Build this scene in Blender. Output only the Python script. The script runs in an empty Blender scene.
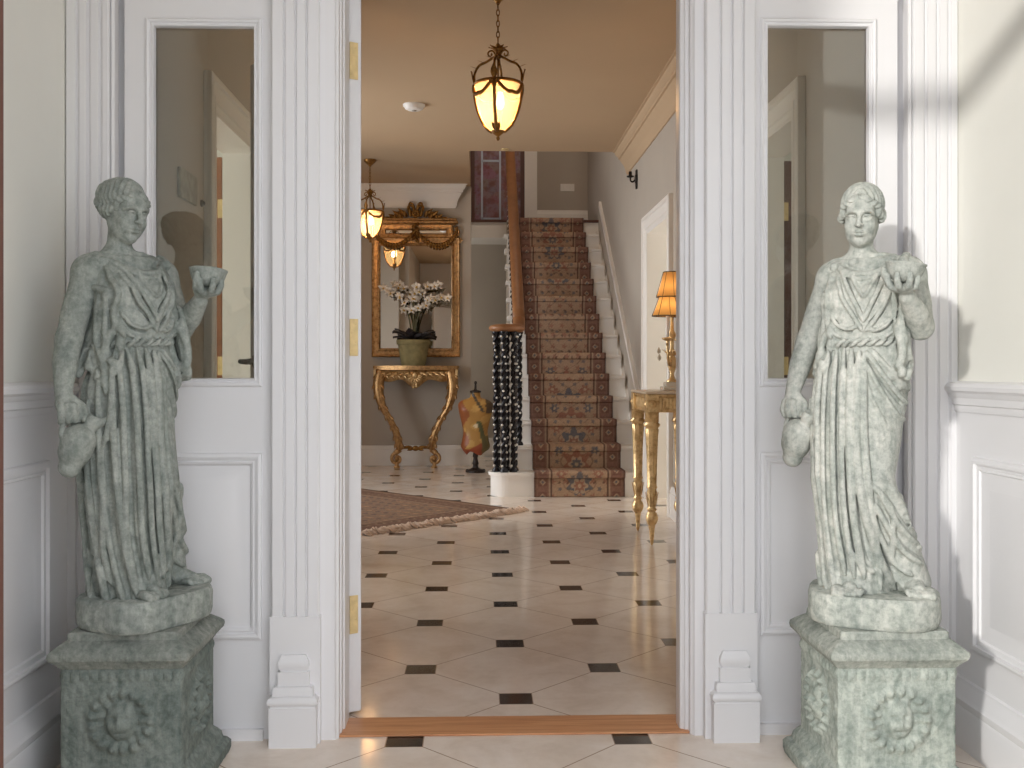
import bpy, math, random
import numpy as np
from mathutils import Vector, Matrix

random.seed(7)
rng = np.random.default_rng(11)
PI = math.pi
SC = bpy.context.scene
COL = SC.collection

# ------------------------------------------------------------------ camera model
F = 998.0
YAW = math.atan2(32, 998)
CT, ST = math.cos(YAW), math.sin(YAW)
HZ = 370.0


def at(px, py, Y):
    """world point seen at a photograph pixel on the plane y = Y"""
    xc = (px - 512) / F
    dx, dy, dz = xc * CT + ST, CT - xc * ST, -(py - HZ) / F
    s = Y / dy
    return Vector((dx * s, Y, 1 + dz * s))


def ax(px, Y):
    return at(px, HZ, Y).x


def az(py, Y, px=512):
    return at(px, py, Y).z


def flr(px, py):
    xc = (px - 512) / F
    s = F / (py - HZ)
    return Vector(((xc * CT + ST) * s, (CT - xc * ST) * s, 0))


# ------------------------------------------------------------------ objects
def tag(o, label=None, cat=None, group=None, kind=None):
    if label:
        o['label'] = label
    if cat:
        o['category'] = cat
    if group:
        o['group'] = group
    if kind:
        o['kind'] = kind
    return o


def empty(name, loc=(0, 0, 0), rz=0.0):
    o = bpy.data.objects.new(name, None)
    o.empty_display_size = 0.1
    COL.objects.link(o)
    o.location = loc
    o.rotation_euler = (0, 0, rz)
    return o


def thing(name, label, cat, loc=(0, 0, 0), rz=0.0, group=None):
    return tag(empty(name, loc, rz), label, cat, group)


def children(o):
    return [c for c in bpy.data.objects if c.parent == o]


def copy_tree(o, parent=None):
    c = o.copy()
    COL.objects.link(c)
    c.parent = parent
    for ch in children(o):
        copy_tree(ch, c)
    return c


class MB:
    """collects shapes and links them as one mesh object"""

    def __init__(self):
        self.v, self.f, self.m, self.s = [], [], [], []
        self.uv = None

    def add(self, vs, fs, mi=0, smooth=False):
        b = len(self.v)
        self.v.extend([tuple(map(float, p)) for p in vs])
        for f in fs:
            self.f.append(tuple(b + i for i in f))
            self.m.append(mi)
            self.s.append(smooth)
        return self

    def box(self, x0, x1, y0, y1, z0, z1, mi=0):
        vs = [(x, y, z) for x in (x0, x1) for y in (y0, y1) for z in (z0, z1)]
        fs = [(0, 1, 3, 2), (4, 6, 7, 5), (0, 4, 5, 1), (2, 3, 7, 6), (0, 2, 6, 4), (1, 5, 7, 3)]
        return self.add(vs, fs, mi)

    def cbox(self, x0, x1, y0, y1, z0, z1, c=.004, mi=0):
        """box with chamfered vertical and horizontal edges"""
        xs, ys, zs = (x0, x1), (y0, y1), (z0, z1)
        vs, idx = [], {}
        for i in (0, 1):
            for j in (0, 1):
                for k in (0, 1):
                    sx, sy, sz = (1, -1)[i], (1, -1)[j], (1, -1)[k]
                    X, Y, Z = xs[i], ys[j], zs[k]
                    idx[i, j, k] = len(vs)
                    vs += [(X, Y + sy * c, Z + sz * c), (X + sx * c, Y, Z + sz * c), (X + sx * c, Y + sy * c, Z)]
        fs = []
        q = lambda i, j, k, a: idx[i, j, k] + a
        for i in (0, 1):
            f = [q(i, 0, 0, 0), q(i, 0, 1, 0), q(i, 1, 1, 0), q(i, 1, 0, 0)]
            fs.append(f if i == 0 else f[::-1])
            f = [q(0, i, 0, 1), q(1, i, 0, 1), q(1, i, 1, 1), q(0, i, 1, 1)]
            fs.append(f if i == 0 else f[::-1])
            f = [q(0, 0, i, 2), q(0, 1, i, 2), q(1, 1, i, 2), q(1, 0, i, 2)]
            fs.append(f if i == 0 else f[::-1])
        for j in (0, 1):
            for k in (0, 1):
                fs.append([q(0, j, k, 1), q(1, j, k, 1), q(1, j, k, 2), q(0, j, k, 2)])
                fs.append([q(j, 0, k, 0), q(j, 1, k, 0), q(j, 1, k, 2), q(j, 0, k, 2)])
                fs.append([q(j, k, 0, 0), q(j, k, 1, 0), q(j, k, 1, 1), q(j, k, 0, 1)])
        for i in (0, 1):
            for j in (0, 1):
                for k in (0, 1):
                    fs.append([q(i, j, k, 0), q(i, j, k, 1), q(i, j, k, 2)])
        return self.add(vs, fs, mi)

    def prism(self, pts, a0, a1, axis='z', mi=0, cap=True, smooth=False, closed=True):
        """closed 2-D outline swept along an axis: z: pts=(x,y); y: pts=(x,z); x: pts=(y,z)"""
        def P(p, a):
            return {'z': (p[0], p[1], a), 'y': (p[0], a, p[1]), 'x': (a, p[0], p[1])}[axis]
        n = len(pts)
        vs = [P(p, a0) for p in pts] + [P(p, a1) for p in pts]
        fs = [(i, (i + 1) % n, n + (i + 1) % n, n + i) for i in range(n if closed else n - 1)]
        self.add(vs, fs, mi, smooth)
        if cap:
            self.add(vs, [tuple(range(n)), tuple(range(2 * n - 1, n - 1, -1))], mi)
        return self

    def lathe(self, prof, c=(0, 0, 0), seg=24, mi=0, smooth=True, a0=0.0, a1=2 * PI, sx=1.0, sy=1.0, mat=None):
        """prof: (radius, z) bottom to top"""
        full = abs(a1 - a0 - 2 * PI) < 1e-6
        n = seg if full else seg + 1
        vs = []
        for r, z in prof:
            for k in range(n):
                a = a0 + (a1 - a0) * k / seg
                p = Vector((r * math.cos(a) * sx, r * math.sin(a) * sy, z))
                if mat is not None:
                    p = mat @ p
                vs.append((p.x + c[0], p.y + c[1], p.z + c[2]))
        fs = []
        for i in range(len(prof) - 1):
            for k in range(seg):
                k2 = (k + 1) % n if full else k + 1
                fs.append((i * n + k, i * n + k2, (i + 1) * n + k2, (i + 1) * n + k))
        self.add(vs, fs, mi, smooth)
        if full:
            m = len(prof) - 1
            if prof[0][0] > 1e-5:
                self.add(vs[:n], [tuple(range(n - 1, -1, -1))], mi)
            if prof[-1][0] > 1e-5:
                self.add(vs[m * n:], [tuple(range(n))], mi)
        return self

    def tube(self, path, r, seg=8, mi=0, smooth=True, flat=1.0, cap=True):
        pts = [Vector(p) for p in path]
        n = len(pts)
        rs = list(r) if hasattr(r, '__len__') else [r] * n
        vs = []
        up = None
        for i, p in enumerate(pts):
            t = (pts[min(i + 1, n - 1)] - pts[max(i - 1, 0)])
            t = t.normalized() if t.length > 1e-9 else Vector((0, 0, 1))
            if up is None:
                up = Vector((0, 0, 1)) if abs(t.z) < .9 else Vector((0, 1, 0))
                up = (up - t * up.dot(t)).normalized()
            else:
                u2 = up - t * up.dot(t)
                up = u2.normalized() if u2.length > 1e-6 else up
            sd = t.cross(up)
            for k in range(seg):
                a = 2 * PI * k / seg
                vs.append(p + (up * math.cos(a) * flat + sd * math.sin(a)) * rs[i])
        fs = []
        for i in range(n - 1):
            for k in range(seg):
                k2 = (k + 1) % seg
                fs.append((i * seg + k, i * seg + k2, (i + 1) * seg + k2, (i + 1) * seg + k))
        if cap:
            fs.append(tuple(range(seg - 1, -1, -1)))
            fs.append(tuple((n - 1) * seg + k for k in range(seg)))
        return self.add(vs, fs, mi, smooth)

    def ball(self, c, r, seg=12, rings=8, mi=0, mat=None):
        rx, ry, rz_ = r if hasattr(r, '__len__') else (r, r, r)
        vs, fs = [], []
        for i in range(rings + 1):
            ph = PI * i / rings
            for k in range(seg):
                a = 2 * PI * k / seg
                p = Vector((rx * math.sin(ph) * math.cos(a), ry * math.sin(ph) * math.sin(a), -rz_ * math.cos(ph)))
                if mat is not None:
                    p = mat @ p
                vs.append((p.x + c[0], p.y + c[1], p.z + c[2]))
        for i in range(rings):
            for k in range(seg):
                k2 = (k + 1) % seg
                fs.append((i * seg + k, i * seg + k2, (i + 1) * seg + k2, (i + 1) * seg + k))
        return self.add(vs, fs, mi, True)

    def ring_rect(self, u0, u1, v0, v1, prof, plane='xz', base=0.0, sign=1, mi=0, fill=None):
        """mitred moulding round a rectangle. prof = (inset, height) pairs, outside to inside; height is
        measured from `base` against the facing direction: plane xz faces -y, yz faces +-x (sign)."""
        def P(u, v, h):
            if plane == 'xz':
                return (u, base - h, v)
            if plane == 'yz':
                return (base + sign * h, u, v)
            return (u, v, base + sign * h)
        vs, n = [], len(prof)
        for d, h in prof:
            vs += [P(u0 + d, v0 + d, h), P(u1 - d, v0 + d, h), P(u1 - d, v1 - d, h), P(u0 + d, v1 - d, h)]
        fs = []
        for i in range(n - 1):
            for k in range(4):
                k2 = (k + 1) % 4
                fs.append((i * 4 + k, i * 4 + k2, (i + 1) * 4 + k2, (i + 1) * 4 + k))
        if fill:
            b = (n - 1) * 4
            fs.append((b, b + 1, b + 2, b + 3))
        return self.add(vs, fs, mi)

    def build(self, name, mats, parent=None, auto=None, bevel=None, fix=True):
        me = bpy.data.meshes.new(name)
        me.from_pydata(self.v, [], self.f)
        for m in (mats if isinstance(mats, (list, tuple)) else [mats]):
            me.materials.append(m)
        me.polygons.foreach_set('material_index', self.m)
        me.polygons.foreach_set('use_smooth', self.s)
        if fix:
            import bmesh
            bm = bmesh.new()
            bm.from_mesh(me)
            bmesh.ops.recalc_face_normals(bm, faces=bm.faces)
            bm.to_mesh(me)
            bm.free()
        me.update()
        o = bpy.data.objects.new(name, me)
        COL.objects.link(o)
        o.parent = parent
        if auto:
            for p in me.polygons:
                p.use_smooth = True
            me.set_sharp_from_angle(angle=math.radians(auto))
        if bevel:
            b = o.modifiers.new('bevel', 'BEVEL')
            b.width = bevel
            b.segments = 2
            b.limit_method = 'ANGLE'
            b.angle_limit = math.radians(50)
        return o


def mesh_np(name, V, Q, mats, parent=None, smooth=True, colors=None):
    """fast mesh from numpy quads"""
    me = bpy.data.meshes.new(name)
    V = np.ascontiguousarray(V, dtype=np.float32)
    Q = np.ascontiguousarray(Q, dtype=np.int32)
    me.vertices.add(len(V))
    me.vertices.foreach_set('co', V.ravel())
    k = Q.shape[1]
    me.loops.add(Q.size)
    me.loops.foreach_set('vertex_index', Q.ravel())
    me.polygons.add(len(Q))
    me.polygons.foreach_set('loop_start', np.arange(0, Q.size, k, dtype=np.int32))
    me.polygons.foreach_set('use_smooth', np.full(len(Q), smooth))
    me.update(calc_edges=True)
    me.validate()
    if colors is not None:
        ca = me.color_attributes.new('Col', 'FLOAT_COLOR', 'POINT')
        C = np.ones((len(V), 4), np.float32)
        C[:, :3] = colors
        ca.data.foreach_set('color', C.ravel())
    for m in (mats if isinstance(mats, (list, tuple)) else [mats]):
        me.materials.append(m)
    o = bpy.data.objects.new(name, me)
    COL.objects.link(o)
    o.parent = parent
    return o


def spline(pts, n=8):
    """Catmull-Rom through pts"""
    P = [Vector(p) for p in pts]
    out = []
    for i in range(len(P) - 1):
        p0, p1, p2, p3 = P[max(i - 1, 0)], P[i], P[i + 1], P[min(i + 2, len(P) - 1)]
        for k in range(n):
            t = k / n
            out.append(.5 * ((2 * p1) + (p2 - p0) * t + (2 * p0 - 5 * p1 + 4 * p2 - p3) * t * t + (3 * p1 - p0 - 3 * p2 + p3) * t ** 3))
    out.append(P[-1])
    return out


# ------------------------------------------------------------------ materials
def srgb(r, g, b):
    f = lambda c: (c / 255 / 12.92) if c / 255 <= .04045 else ((c / 255 + .055) / 1.055) ** 2.4
    return (f(r), f(g), f(b), 1.0)


class NT:
    def __init__(self, name):
        self.mat = bpy.data.materials.new(name)
        self.mat.use_nodes = True
        self.t = self.mat.node_tree
        self.n = self.t.nodes
        self.b = self.n['Principled BSDF']

    def node(self, kind, **kw):
        n = self.n.new(kind)
        for k, v in kw.items():
            setattr(n, k, v)
        return n

    def link(self, a, b):
        self.t.links.new(a, b)

    def math(self, op, a, b=None, c=None):
        n = self.node('ShaderNodeMath', operation=op)
        for i, x in enumerate((a, b, c)):
            if x is None:
                continue
            if isinstance(x, (int, float)):
                n.inputs[i].default_value = x
            else:
                self.link(x, n.inputs[i])
        return n.outputs[0]

    def mix(self, fac, a, b, blend='MIX'):
        n = self.node('ShaderNodeMix', data_type='RGBA', blend_type=blend)
        for s, x in ((n.inputs[0], fac), (n.inputs[6], a), (n.inputs[7], b)):
            if isinstance(x, (int, float, tuple)):
                s.default_value = x
            else:
                self.link(x, s)
        return n.outputs[2]

    def coord(self, which='Object', scale=(1, 1, 1)):
        tc = self.node('ShaderNodeTexCoord')
        mp = self.node('ShaderNodeMapping')
        mp.inputs['Scale'].default_value = scale
        self.link(tc.outputs[which], mp.inputs[0])
        return mp.outputs[0]

    def noise(self, vec, scale, detail=4, rough=.55, dist=0.0):
        n = self.node('ShaderNodeTexNoise')
        n.inputs['Scale'].default_value = scale
        n.inputs['Detail'].default_value = detail
        n.inputs['Roughness'].default_value = rough
        n.inputs['Distortion'].default_value = dist
        self.link(vec, n.inputs['Vector'])
        return n.outputs[0]

    def ramp(self, fac, stops):
        n = self.node('ShaderNodeValToRGB')
        while len(n.color_ramp.elements) < len(stops):
            n.color_ramp.elements.new(.5)
        for e, (p, c) in zip(n.color_ramp.elements, stops):
            e.position = p
            e.color = c if len(c) == 4 else (*c, 1)
        self.link(fac, n.inputs[0])
        return n.outputs[0]

    def bump(self, h, strength=.3, dist=.01):
        n = self.node('ShaderNodeBump')
        n.inputs['Strength'].default_value = strength
        n.inputs['Distance'].default_value = dist
        self.link(h, n.inputs['Height'])
        self.link(n.outputs[0], self.b.inputs['Normal'])

    def set(self, **kw):
        for k, v in kw.items():
            s = self.b.inputs[k.replace('_', ' ')]
            if isinstance(v, (int, float, tuple)):
                s.default_value = v
            else:
                self.link(v, s)
        return self


def simple(name, col, rough=.5, metal=0.0, var=.06, scale=6.0, bump=0.0, bscale=60, spec=.5):
    m = NT(name)
    c = m.coord()
    n = m.noise(c, scale, 5)
    k = [max(0, x * (1 - var)) for x in col[:3]] + [1]
    l = [min(1, x * (1 + var)) for x in col[:3]] + [1]
    m.set(Base_Color=m.ramp(n, [(.3, k), (.7, l)]), Roughness=rough, Metallic=metal)
    m.b.inputs['Specular IOR Level'].default_value = spec
    if bump:
        m.bump(m.noise(c, bscale, 4), bump, .004)
    return m.mat
# ------------------------------------------------------------------ implicit sculpting
class Field:
    def __init__(self, lo, hi, h):
        self.lo = np.array(lo, np.float32)
        self.h = h
        self.n = np.ceil((np.array(hi) - np.array(lo)) / h).astype(int) + 1
        self.D = np.full(self.n, .25, np.float32)
        self.ax = [self.lo[i] + h * np.arange(self.n[i], dtype=np.float32) for i in range(3)]

    def sub(self, lo, hi):
        i0 = np.clip(np.floor((np.array(lo) - self.lo) / self.h).astype(int), 0, self.n)
        i1 = np.clip(np.ceil((np.array(hi) - self.lo) / self.h).astype(int) + 1, 0, self.n)
        sl = tuple(slice(a, b) for a, b in zip(i0, i1))
        X = self.ax[0][sl[0]][:, None, None]
        Y = self.ax[1][sl[1]][None, :, None]
        Z = self.ax[2][sl[2]][None, None, :]
        return sl, X, Y, Z

    def put(self, fn, lo, hi, k=0.0, cut=False):
        m = k + 3 * self.h
        sl, X, Y, Z = self.sub(np.array(lo) - m, np.array(hi) + m)
        d = fn(X, Y, Z)
        A = self.D[sl]
        if A.size == 0:
            return
        if cut:
            a, b = -A, d
        else:
            a, b = A, d
        if k > 0:
            hh = np.maximum(k - np.abs(a - b), 0) / k
            r = np.minimum(a, b) - hh * hh * k * .25
        else:
            r = np.minimum(a, b)
        self.D[sl] = -r if cut else r

    def cone(self, a, b, ra, rb, k=.01, cut=False):
        a, b = np.array(a, np.float32), np.array(b, np.float32)
        ba = b - a
        L2 = max(float(ba @ ba), 1e-9)
        R = max(ra, rb)

        def fn(X, Y, Z):
            t = np.clip(((X - a[0]) * ba[0] + (Y - a[1]) * ba[1] + (Z - a[2]) * ba[2]) / L2, 0, 1)
            return np.sqrt((X - a[0] - t * ba[0]) ** 2 + (Y - a[1] - t * ba[1]) ** 2 + (Z - a[2] - t * ba[2]) ** 2) - (ra + (rb - ra) * t)
        self.put(fn, np.minimum(a, b) - R, np.maximum(a, b) + R, k, cut)

    def chain(self, pts, rs, k=.008, cut=False):
        pts = [tuple(p) for p in pts]
        if not hasattr(rs, '__len__'):
            rs = [rs] * len(pts)
        A = np.array(pts, np.float32)
        R = max(rs)

        def fn(X, Y, Z):
            out = None
            for i in range(len(pts) - 1):
                a, ba = A[i], A[i + 1] - A[i]
                L2 = max(float(ba @ ba), 1e-9)
                t = np.clip(((X - a[0]) * ba[0] + (Y - a[1]) * ba[1] + (Z - a[2]) * ba[2]) / L2, 0, 1)
                d = np.sqrt((X - a[0] - t * ba[0]) ** 2 + (Y - a[1] - t * ba[1]) ** 2 + (Z - a[2] - t * ba[2]) ** 2) - (rs[i] + (rs[i + 1] - rs[i]) * t)
                out = d if out is None else np.minimum(out, d)
            return out
        self.put(fn, A.min(0) - R, A.max(0) + R, k, cut)

    def ell(self, c, r, k=.01, M=None, cut=False):
        """ellipsoid; M: 3x3 whose rows are the local axes"""
        c, r = np.array(c, np.float32), np.array(r, np.float32)
        R = float(r.max())

        def fn(X, Y, Z):
            x, y, z = X - c[0], Y - c[1], Z - c[2]
            if M is not None:
                x, y, z = (M[0][0] * x + M[0][1] * y + M[0][2] * z, M[1][0] * x + M[1][1] * y + M[1][2] * z, M[2][0] * x + M[2][1] * y + M[2][2] * z)
            k0 = np.sqrt((x / r[0]) ** 2 + (y / r[1]) ** 2 + (z / r[2]) ** 2) + 1e-6
            k1 = np.sqrt((x / r[0] ** 2) ** 2 + (y / r[1] ** 2) ** 2 + (z / r[2] ** 2) ** 2) + 1e-6
            return k0 * (k0 - 1) / k1
        self.put(fn, c - R, c + R, k, cut)

    def sample(self, P):
        q = (np.asarray(P, np.float32) - self.lo) / self.h
        q = np.clip(q, 0, np.array(self.n) - 1.001)
        i = q.astype(int)
        f = q - i
        D = self.D
        out = 0
        for dx in (0, 1):
            for dy in (0, 1):
                for dz in (0, 1):
                    w = (f[..., 0] if dx else 1 - f[..., 0]) * (f[..., 1] if dy else 1 - f[..., 1]) * (f[..., 2] if dz else 1 - f[..., 2])
                    out = out + w * D[i[..., 0] + dx, i[..., 1] + dy, i[..., 2] + dz]
        return out

    def front(self, xv, z, alpha=0.0, span=.32, default=None):
        """first surface point along the viewing depth of a view turned by alpha (object turned by +alpha)"""
        c, s = math.cos(alpha), math.sin(alpha)
        yv = np.arange(-span, span, self.h * .5, dtype=np.float32)
        P = np.stack([xv * c + yv * s, -xv * s + yv * c, np.full_like(yv, z)], -1)
        d = self.sample(P)
        hit = np.nonzero(d < 0)[0]
        if len(hit) == 0:
            j = int(np.argmin(d))
        else:
            j = int(hit[0])
        return P[j]

    def mesh(self, name, mats, parent=None, colors=None, relax=1):
        D = self.D
        S = D < 0
        anyx = S[:-1] | S[1:]
        allx = S[:-1] & S[1:]
        a2 = anyx[:, :-1] | anyx[:, 1:]
        l2 = allx[:, :-1] & allx[:, 1:]
        mixed = (a2[:, :, :-1] | a2[:, :, 1:]) & ~(l2[:, :, :-1] & l2[:, :, 1:])
        del anyx, allx, a2, l2
        cs = mixed.shape
        flat = np.flatnonzero(mixed)
        I = np.stack(np.unravel_index(flat, cs), -1)
        corner = np.array([(x, y, z) for x in (0, 1) for y in (0, 1) for z in (0, 1)])
        vals = np.stack([D[I[:, 0] + c[0], I[:, 1] + c[1], I[:, 2] + c[2]] for c in corner], -1)
        acc = np.zeros((len(I), 3), np.float32)
        cnt = np.zeros(len(I), np.float32)
        for a in range(8):
            for b in range(a + 1, 8):
                if np.abs(corner[a] - corner[b]).sum() != 1:
                    continue
                da, db = vals[:, a], vals[:, b]
                m = (da < 0) != (db < 0)
                t = np.where(m, da / np.where(m, da - db, 1), 0)
                acc += np.where(m[:, None], corner[a] + t[:, None] * (corner[b] - corner[a]), 0)
                cnt += m
        V = (I + acc / cnt[:, None]) * self.h + self.lo
        quads = []
        for axis in range(3):
            sl0 = [slice(None)] * 3
            sl1 = [slice(None)] * 3
            sl0[axis], sl1[axis] = slice(0, -1), slice(1, None)
            o1, o2 = [a for a in range(3) if a != axis]
            A, B = S[tuple(sl0)], S[tuple(sl1)]
            e = np.argwhere(A != B)
            ok = (e[:, o1] > 0) & (e[:, o2] > 0) & (e[:, o1] < cs[o1]) & (e[:, o2] < cs[o2])
            e = e[ok]
            ins = A[tuple(e.T)]
            ids = []
            for d1, d2 in ((0, 0), (1, 0), (1, 1), (0, 1)):
                q = e.copy()
                q[:, o1] -= d1
                q[:, o2] -= d2
                ids.append(np.searchsorted(flat, np.ravel_multi_index(q.T, cs)))
            Q = np.stack(ids, -1)
            flip = ins if axis != 1 else ~ins
            Q = np.where(flip[:, None], Q, Q[:, ::-1])
            quads.append(Q)
        Q = np.concatenate(quads)
        # light relaxation takes the grid's steps off
        for _ in range(relax):
            e = np.concatenate([Q[:, [0, 1]], Q[:, [1, 2]], Q[:, [2, 3]], Q[:, [3, 0]]])
            s = np.zeros_like(V)
            n = np.zeros(len(V), np.float32)
            for k in range(3):
                s[:, k] = np.bincount(e[:, 0], V[e[:, 1], k], len(V)) + np.bincount(e[:, 1], V[e[:, 0], k], len(V))
            n = np.bincount(e[:, 0], minlength=len(V)) + np.bincount(e[:, 1], minlength=len(V))
            V = (V * .5 + .5 * s / np.maximum(n, 1)[:, None]).astype(np.float32)
        C = colors(V) if colors else None
        return mesh_np(name, V, Q, mats, parent, True, C)
# ------------------------------------------------------------------ weathered stone
def stone(name, tint=(1, 1, 1), dark=1.0, bump=.35):
    m = NT(name)
    c = m.coord()
    n1 = m.noise(c, 7.5, 10, .72, 0)
    n2 = m.noise(c, 62, 6, .7)
    n3 = m.noise(m.coord(scale=(22, 22, 2.6)), 2.2, 6, .65, 0)
    T = lambda r, g, b: tuple(x * t for x, t in zip(srgb(r, g, b), tint)) + (1,)
    base = m.ramp(n1, [(.24, T(134, 143, 139)), (.42, T(172, 177, 171)), (.58, T(192, 195, 188)), (.76, T(212, 213, 206))])
    streak = m.ramp(n3, [(.38, (1, 1, 1, 1)), (.72, (.50, .57, .55, 1))])
    col = m.mix(.65, base, streak, 'MULTIPLY')
    speck = m.ramp(n2, [(.30, (.46, .50, .49, 1)), (.60, (1, 1, 1, 1))])
    col = m.mix(.8, col, speck, 'MULTIPLY')
    pale = m.ramp(m.noise(c, 16, 8, .75, 0), [(.56, (0, 0, 0, 1)), (.70, (1, 1, 1, 1))])
    fac = m.math('MULTIPLY', m.node('ShaderNodeRGBToBW').outputs[0], .55)
    bw = fac.node.inputs[0].links[0].from_node
    m.link(pale, bw.inputs[0])
    col = m.mix(fac, col, T(214, 216, 208))
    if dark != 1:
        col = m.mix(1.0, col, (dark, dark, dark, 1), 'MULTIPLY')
    m.set(Base_Color=col, Roughness=.85)
    m.b.inputs['Specular IOR Level'].default_value = .25
    h = m.math('ADD', m.math('MULTIPLY', n2, .6), m.noise(c, 120, 3, .6))
    m.bump(h, bump, .004)
    return m.mat


M_STONE = stone('weathered_stone', (1.08, 1.04, 1.03), 1.0, .45)
M_PLINTH = stone('weathered_plinth_stone', (1.04, 1.02, 1.0), .97, .6)
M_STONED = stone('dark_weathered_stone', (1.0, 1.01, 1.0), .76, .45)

# The goddess is modelled looking at -y. Two photographed views fix its joints:
# view A (this frame) and view B, the same cast turned by ALB.
ALB = math.radians(42)


def A2(px, py):
    return (px - 873) / 407, (618 - py) / 407


def B2(px, py):
    return (px - 143.5) / 407, (618 - py) / 407


def goddess():
    root = empty('garden_statue')

    # ---------------- robe
    R = Field((-.21, -.19, .055), (.18, .19, .93), .002)
    zk = [.05, .10, .20, .34, .50, .57, .62, .655, .672, .70, .745, .80, .838, .873, .93]
    cx = [-.036, -.037, -.040, -.052, -.040, -.031, -.025, -.022, -.022, -.022, -.022, -.022, -.018, -.016, -.016]
    cy = [.018, .018, .018, .013, .022, .018, .012, .011, .011, .012, .018, .027, .035, .042, .05]
    aa = [.086, .083, .082, .092, .104, .109, .099, .085, .081, .090, .095, .098, .097, .078, .03]
    bb = [.098, .093, .089, .094, .100, .094, .083, .070, .067, .076, .081, .079, .070, .052, .03]
    yw = [0, 0, 0, 0, 4, 8, 12, 15, 16, 17, 18, 19, 19, 19, 19]

    def loft(X, Y, Z):
        z = Z[0, 0, :]
        I = lambda q: np.interp(z, zk, q).astype(np.float32)[None, None, :]
        psi = np.radians(I(yw))
        c, s = np.cos(psi), np.sin(psi)
        dx, dy = X - I(cx), Y - I(cy)
        u, v = dx * c - dy * s, dx * s + dy * c
        a, b = I(aa), I(bb)
        k = np.sqrt((u / a) ** 2 + (v / b) ** 2) + 1e-5
        th = np.arctan2(u, -v)
        rad = np.sqrt(u * u + v * v)
        d = rad - rad / k
        # regular pleats round the sides and back, fading towards the girdle
        back = np.clip((np.abs(th) - 1.0) / .5, 0, 1)
        amp = np.interp(z, [.07, .3, .6, .66, .70, .8, .86], [.008, .007, .004, .002, .003, .002, .0]).astype(np.float32)[None, None, :]
        d = d - amp * (.15 + .85 * back) * np.cos(th * 15 + 2.5 * np.sin(3 * th) + Z * 3)
        d = np.maximum(d, np.maximum(.068 - Z, Z - .886))
        return d * .85
    R.put(loft, (-.2, -.19, .05), (.17, .19, .93))
    # bust, belly, shoulder yoke
    u = np.array([.945, -.327, 0])
    n = np.array([-.327, -.945, 0])
    C0 = np.array([-.022, .03, 0])
    for sgn in (-1, 1):
        p = C0 + u * .043 * sgn + n * .050 + np.array([0, 0, .785])
        R.ell(p, (.036, .038, .038), .016)
    R.ell(C0 + n * .03 + np.array([-.0, 0, .575]), (.062, .05, .06), .04)
    for a, b in (((-.098, .084, .845), (-.05, .066, .880)), ((.077, .032, .850), (.02, .045, .880))):
        R.cone(a, b, .030, .020, .03)
    # the bent left leg under the cloth
    R.chain([(.008, .005, .52), (.003, -.050, .345), (.062, -.014, .17), (.090, -.004, .09)], [.054, .042, .036, .030], .03)
    R.chain([(.0, .03, .33), (.062, .03, .19), (.100, .035, .09)], [.03, .034, .03], .04)
    R.chain([(-.045, .0, .5), (-.05, -.03, .3), (-.05, -.03, .1)], [.07, .052, .045], .04)
    # cloth that flares from the girdle over both hips
    for pts, r in (([(-.088, .06, .78), (-.108, .075, .70), (-.138, .098, .612)], (.012, .013, .012)),
                   ([(-.092, .04, .78), (-.112, .055, .69), (-.140, .066, .600)], (.011, .012, .010)),
                   ([(-.098, .022, .77), (-.112, .030, .69), (-.134, .036, .618)], (.012, .013, .012)),
                   ([(-.098, .0, .77), (-.108, .004, .69), (-.132, .010, .590)], (.011, .012, .009)),
                   ([(-.088, -.022, .74), (-.100, -.028, .67), (-.118, -.022, .615)], (.010, .011, .009)),
                   ([(.060, -.042, .75), (.060, -.058, .68), (.058, -.074, .600)], (.009, .010, .004)),
                   ([(.068, -.024, .75), (.072, -.038, .68), (.072, -.058, .590)], (.010, .011, .005)),
                   ([(.072, -.005, .75), (.076, -.014, .68), (.078, -.034, .600)], (.008, .009, .004)),
                   ([(.070, .04, .75), (.076, .034, .68), (.078, .012, .600)], (.008, .009, .004))):
        R.chain([tuple(q) for q in spline(pts, 4)], list(np.interp(np.linspace(0, 2, 9), [0, 1, 2], r)), .010)
    base = Field(R.lo, R.lo + R.h * (R.n - 1), R.h)
    base.n = R.n
    base.D = R.D.copy()
    base.ax = R.ax

    def hit(xv, z, al):
        xm = -.03 if al == 0 else -.036
        for _ in range(14):
            p = base.front(xv, z, al)
            if base.sample(p) < .0015:
                return p
            xv = xm + (xv - xm) * .965
        return p

    def ridge(view, pts, r=.0075, out=.35, k=.0045, cut=False, n=6, taper=True):
        al = 0 if view == 'A' else ALB
        conv = A2 if view == 'A' else B2
        P = []
        sp = spline([(x, y, 0) for x, y in pts], n)
        for q in sp:
            xv, z = conv(q.x, q.y)
            p = hit(xv, z, al)
            c_, s_ = math.cos(al), math.sin(al)
            vd = np.array([s_, c_, 0])
            P.append(p - vd * r * (out if not cut else out * .6))
        m = len(P)
        rs = []
        for i in range(m):
            t = i / (m - 1)
            e = min(1, min(t, 1 - t) * 6 + .45) if taper else 1
            rs.append(r * e)
        R.chain(P, rs, k, cut)

    A, B = 'A', 'B'
    # long pleats of the skirt
    main = [
        [(822, 385), (817, 446), (820, 520), (826, 577)],
        [(830, 352), (826, 410), (827, 500), (836, 580)],
        [(838, 350), (835, 420), (837, 505), (846, 570)],
        [(845, 350), (843, 430), (846, 510), (855, 572)],
        [(852, 350), (850, 430), (854, 510), (864, 572)],
        [(859, 352), (857, 440), (863, 500), (877, 552), (892, 586)],
        [(864, 354), (864, 430), (869, 490), (875, 540), (879, 584)],
    ]
    for i, p in enumerate(main):
        ridge(A, p, (.0088, .0078, .0084, .008, .0094, .0108, .0084)[i], .62)
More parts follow.
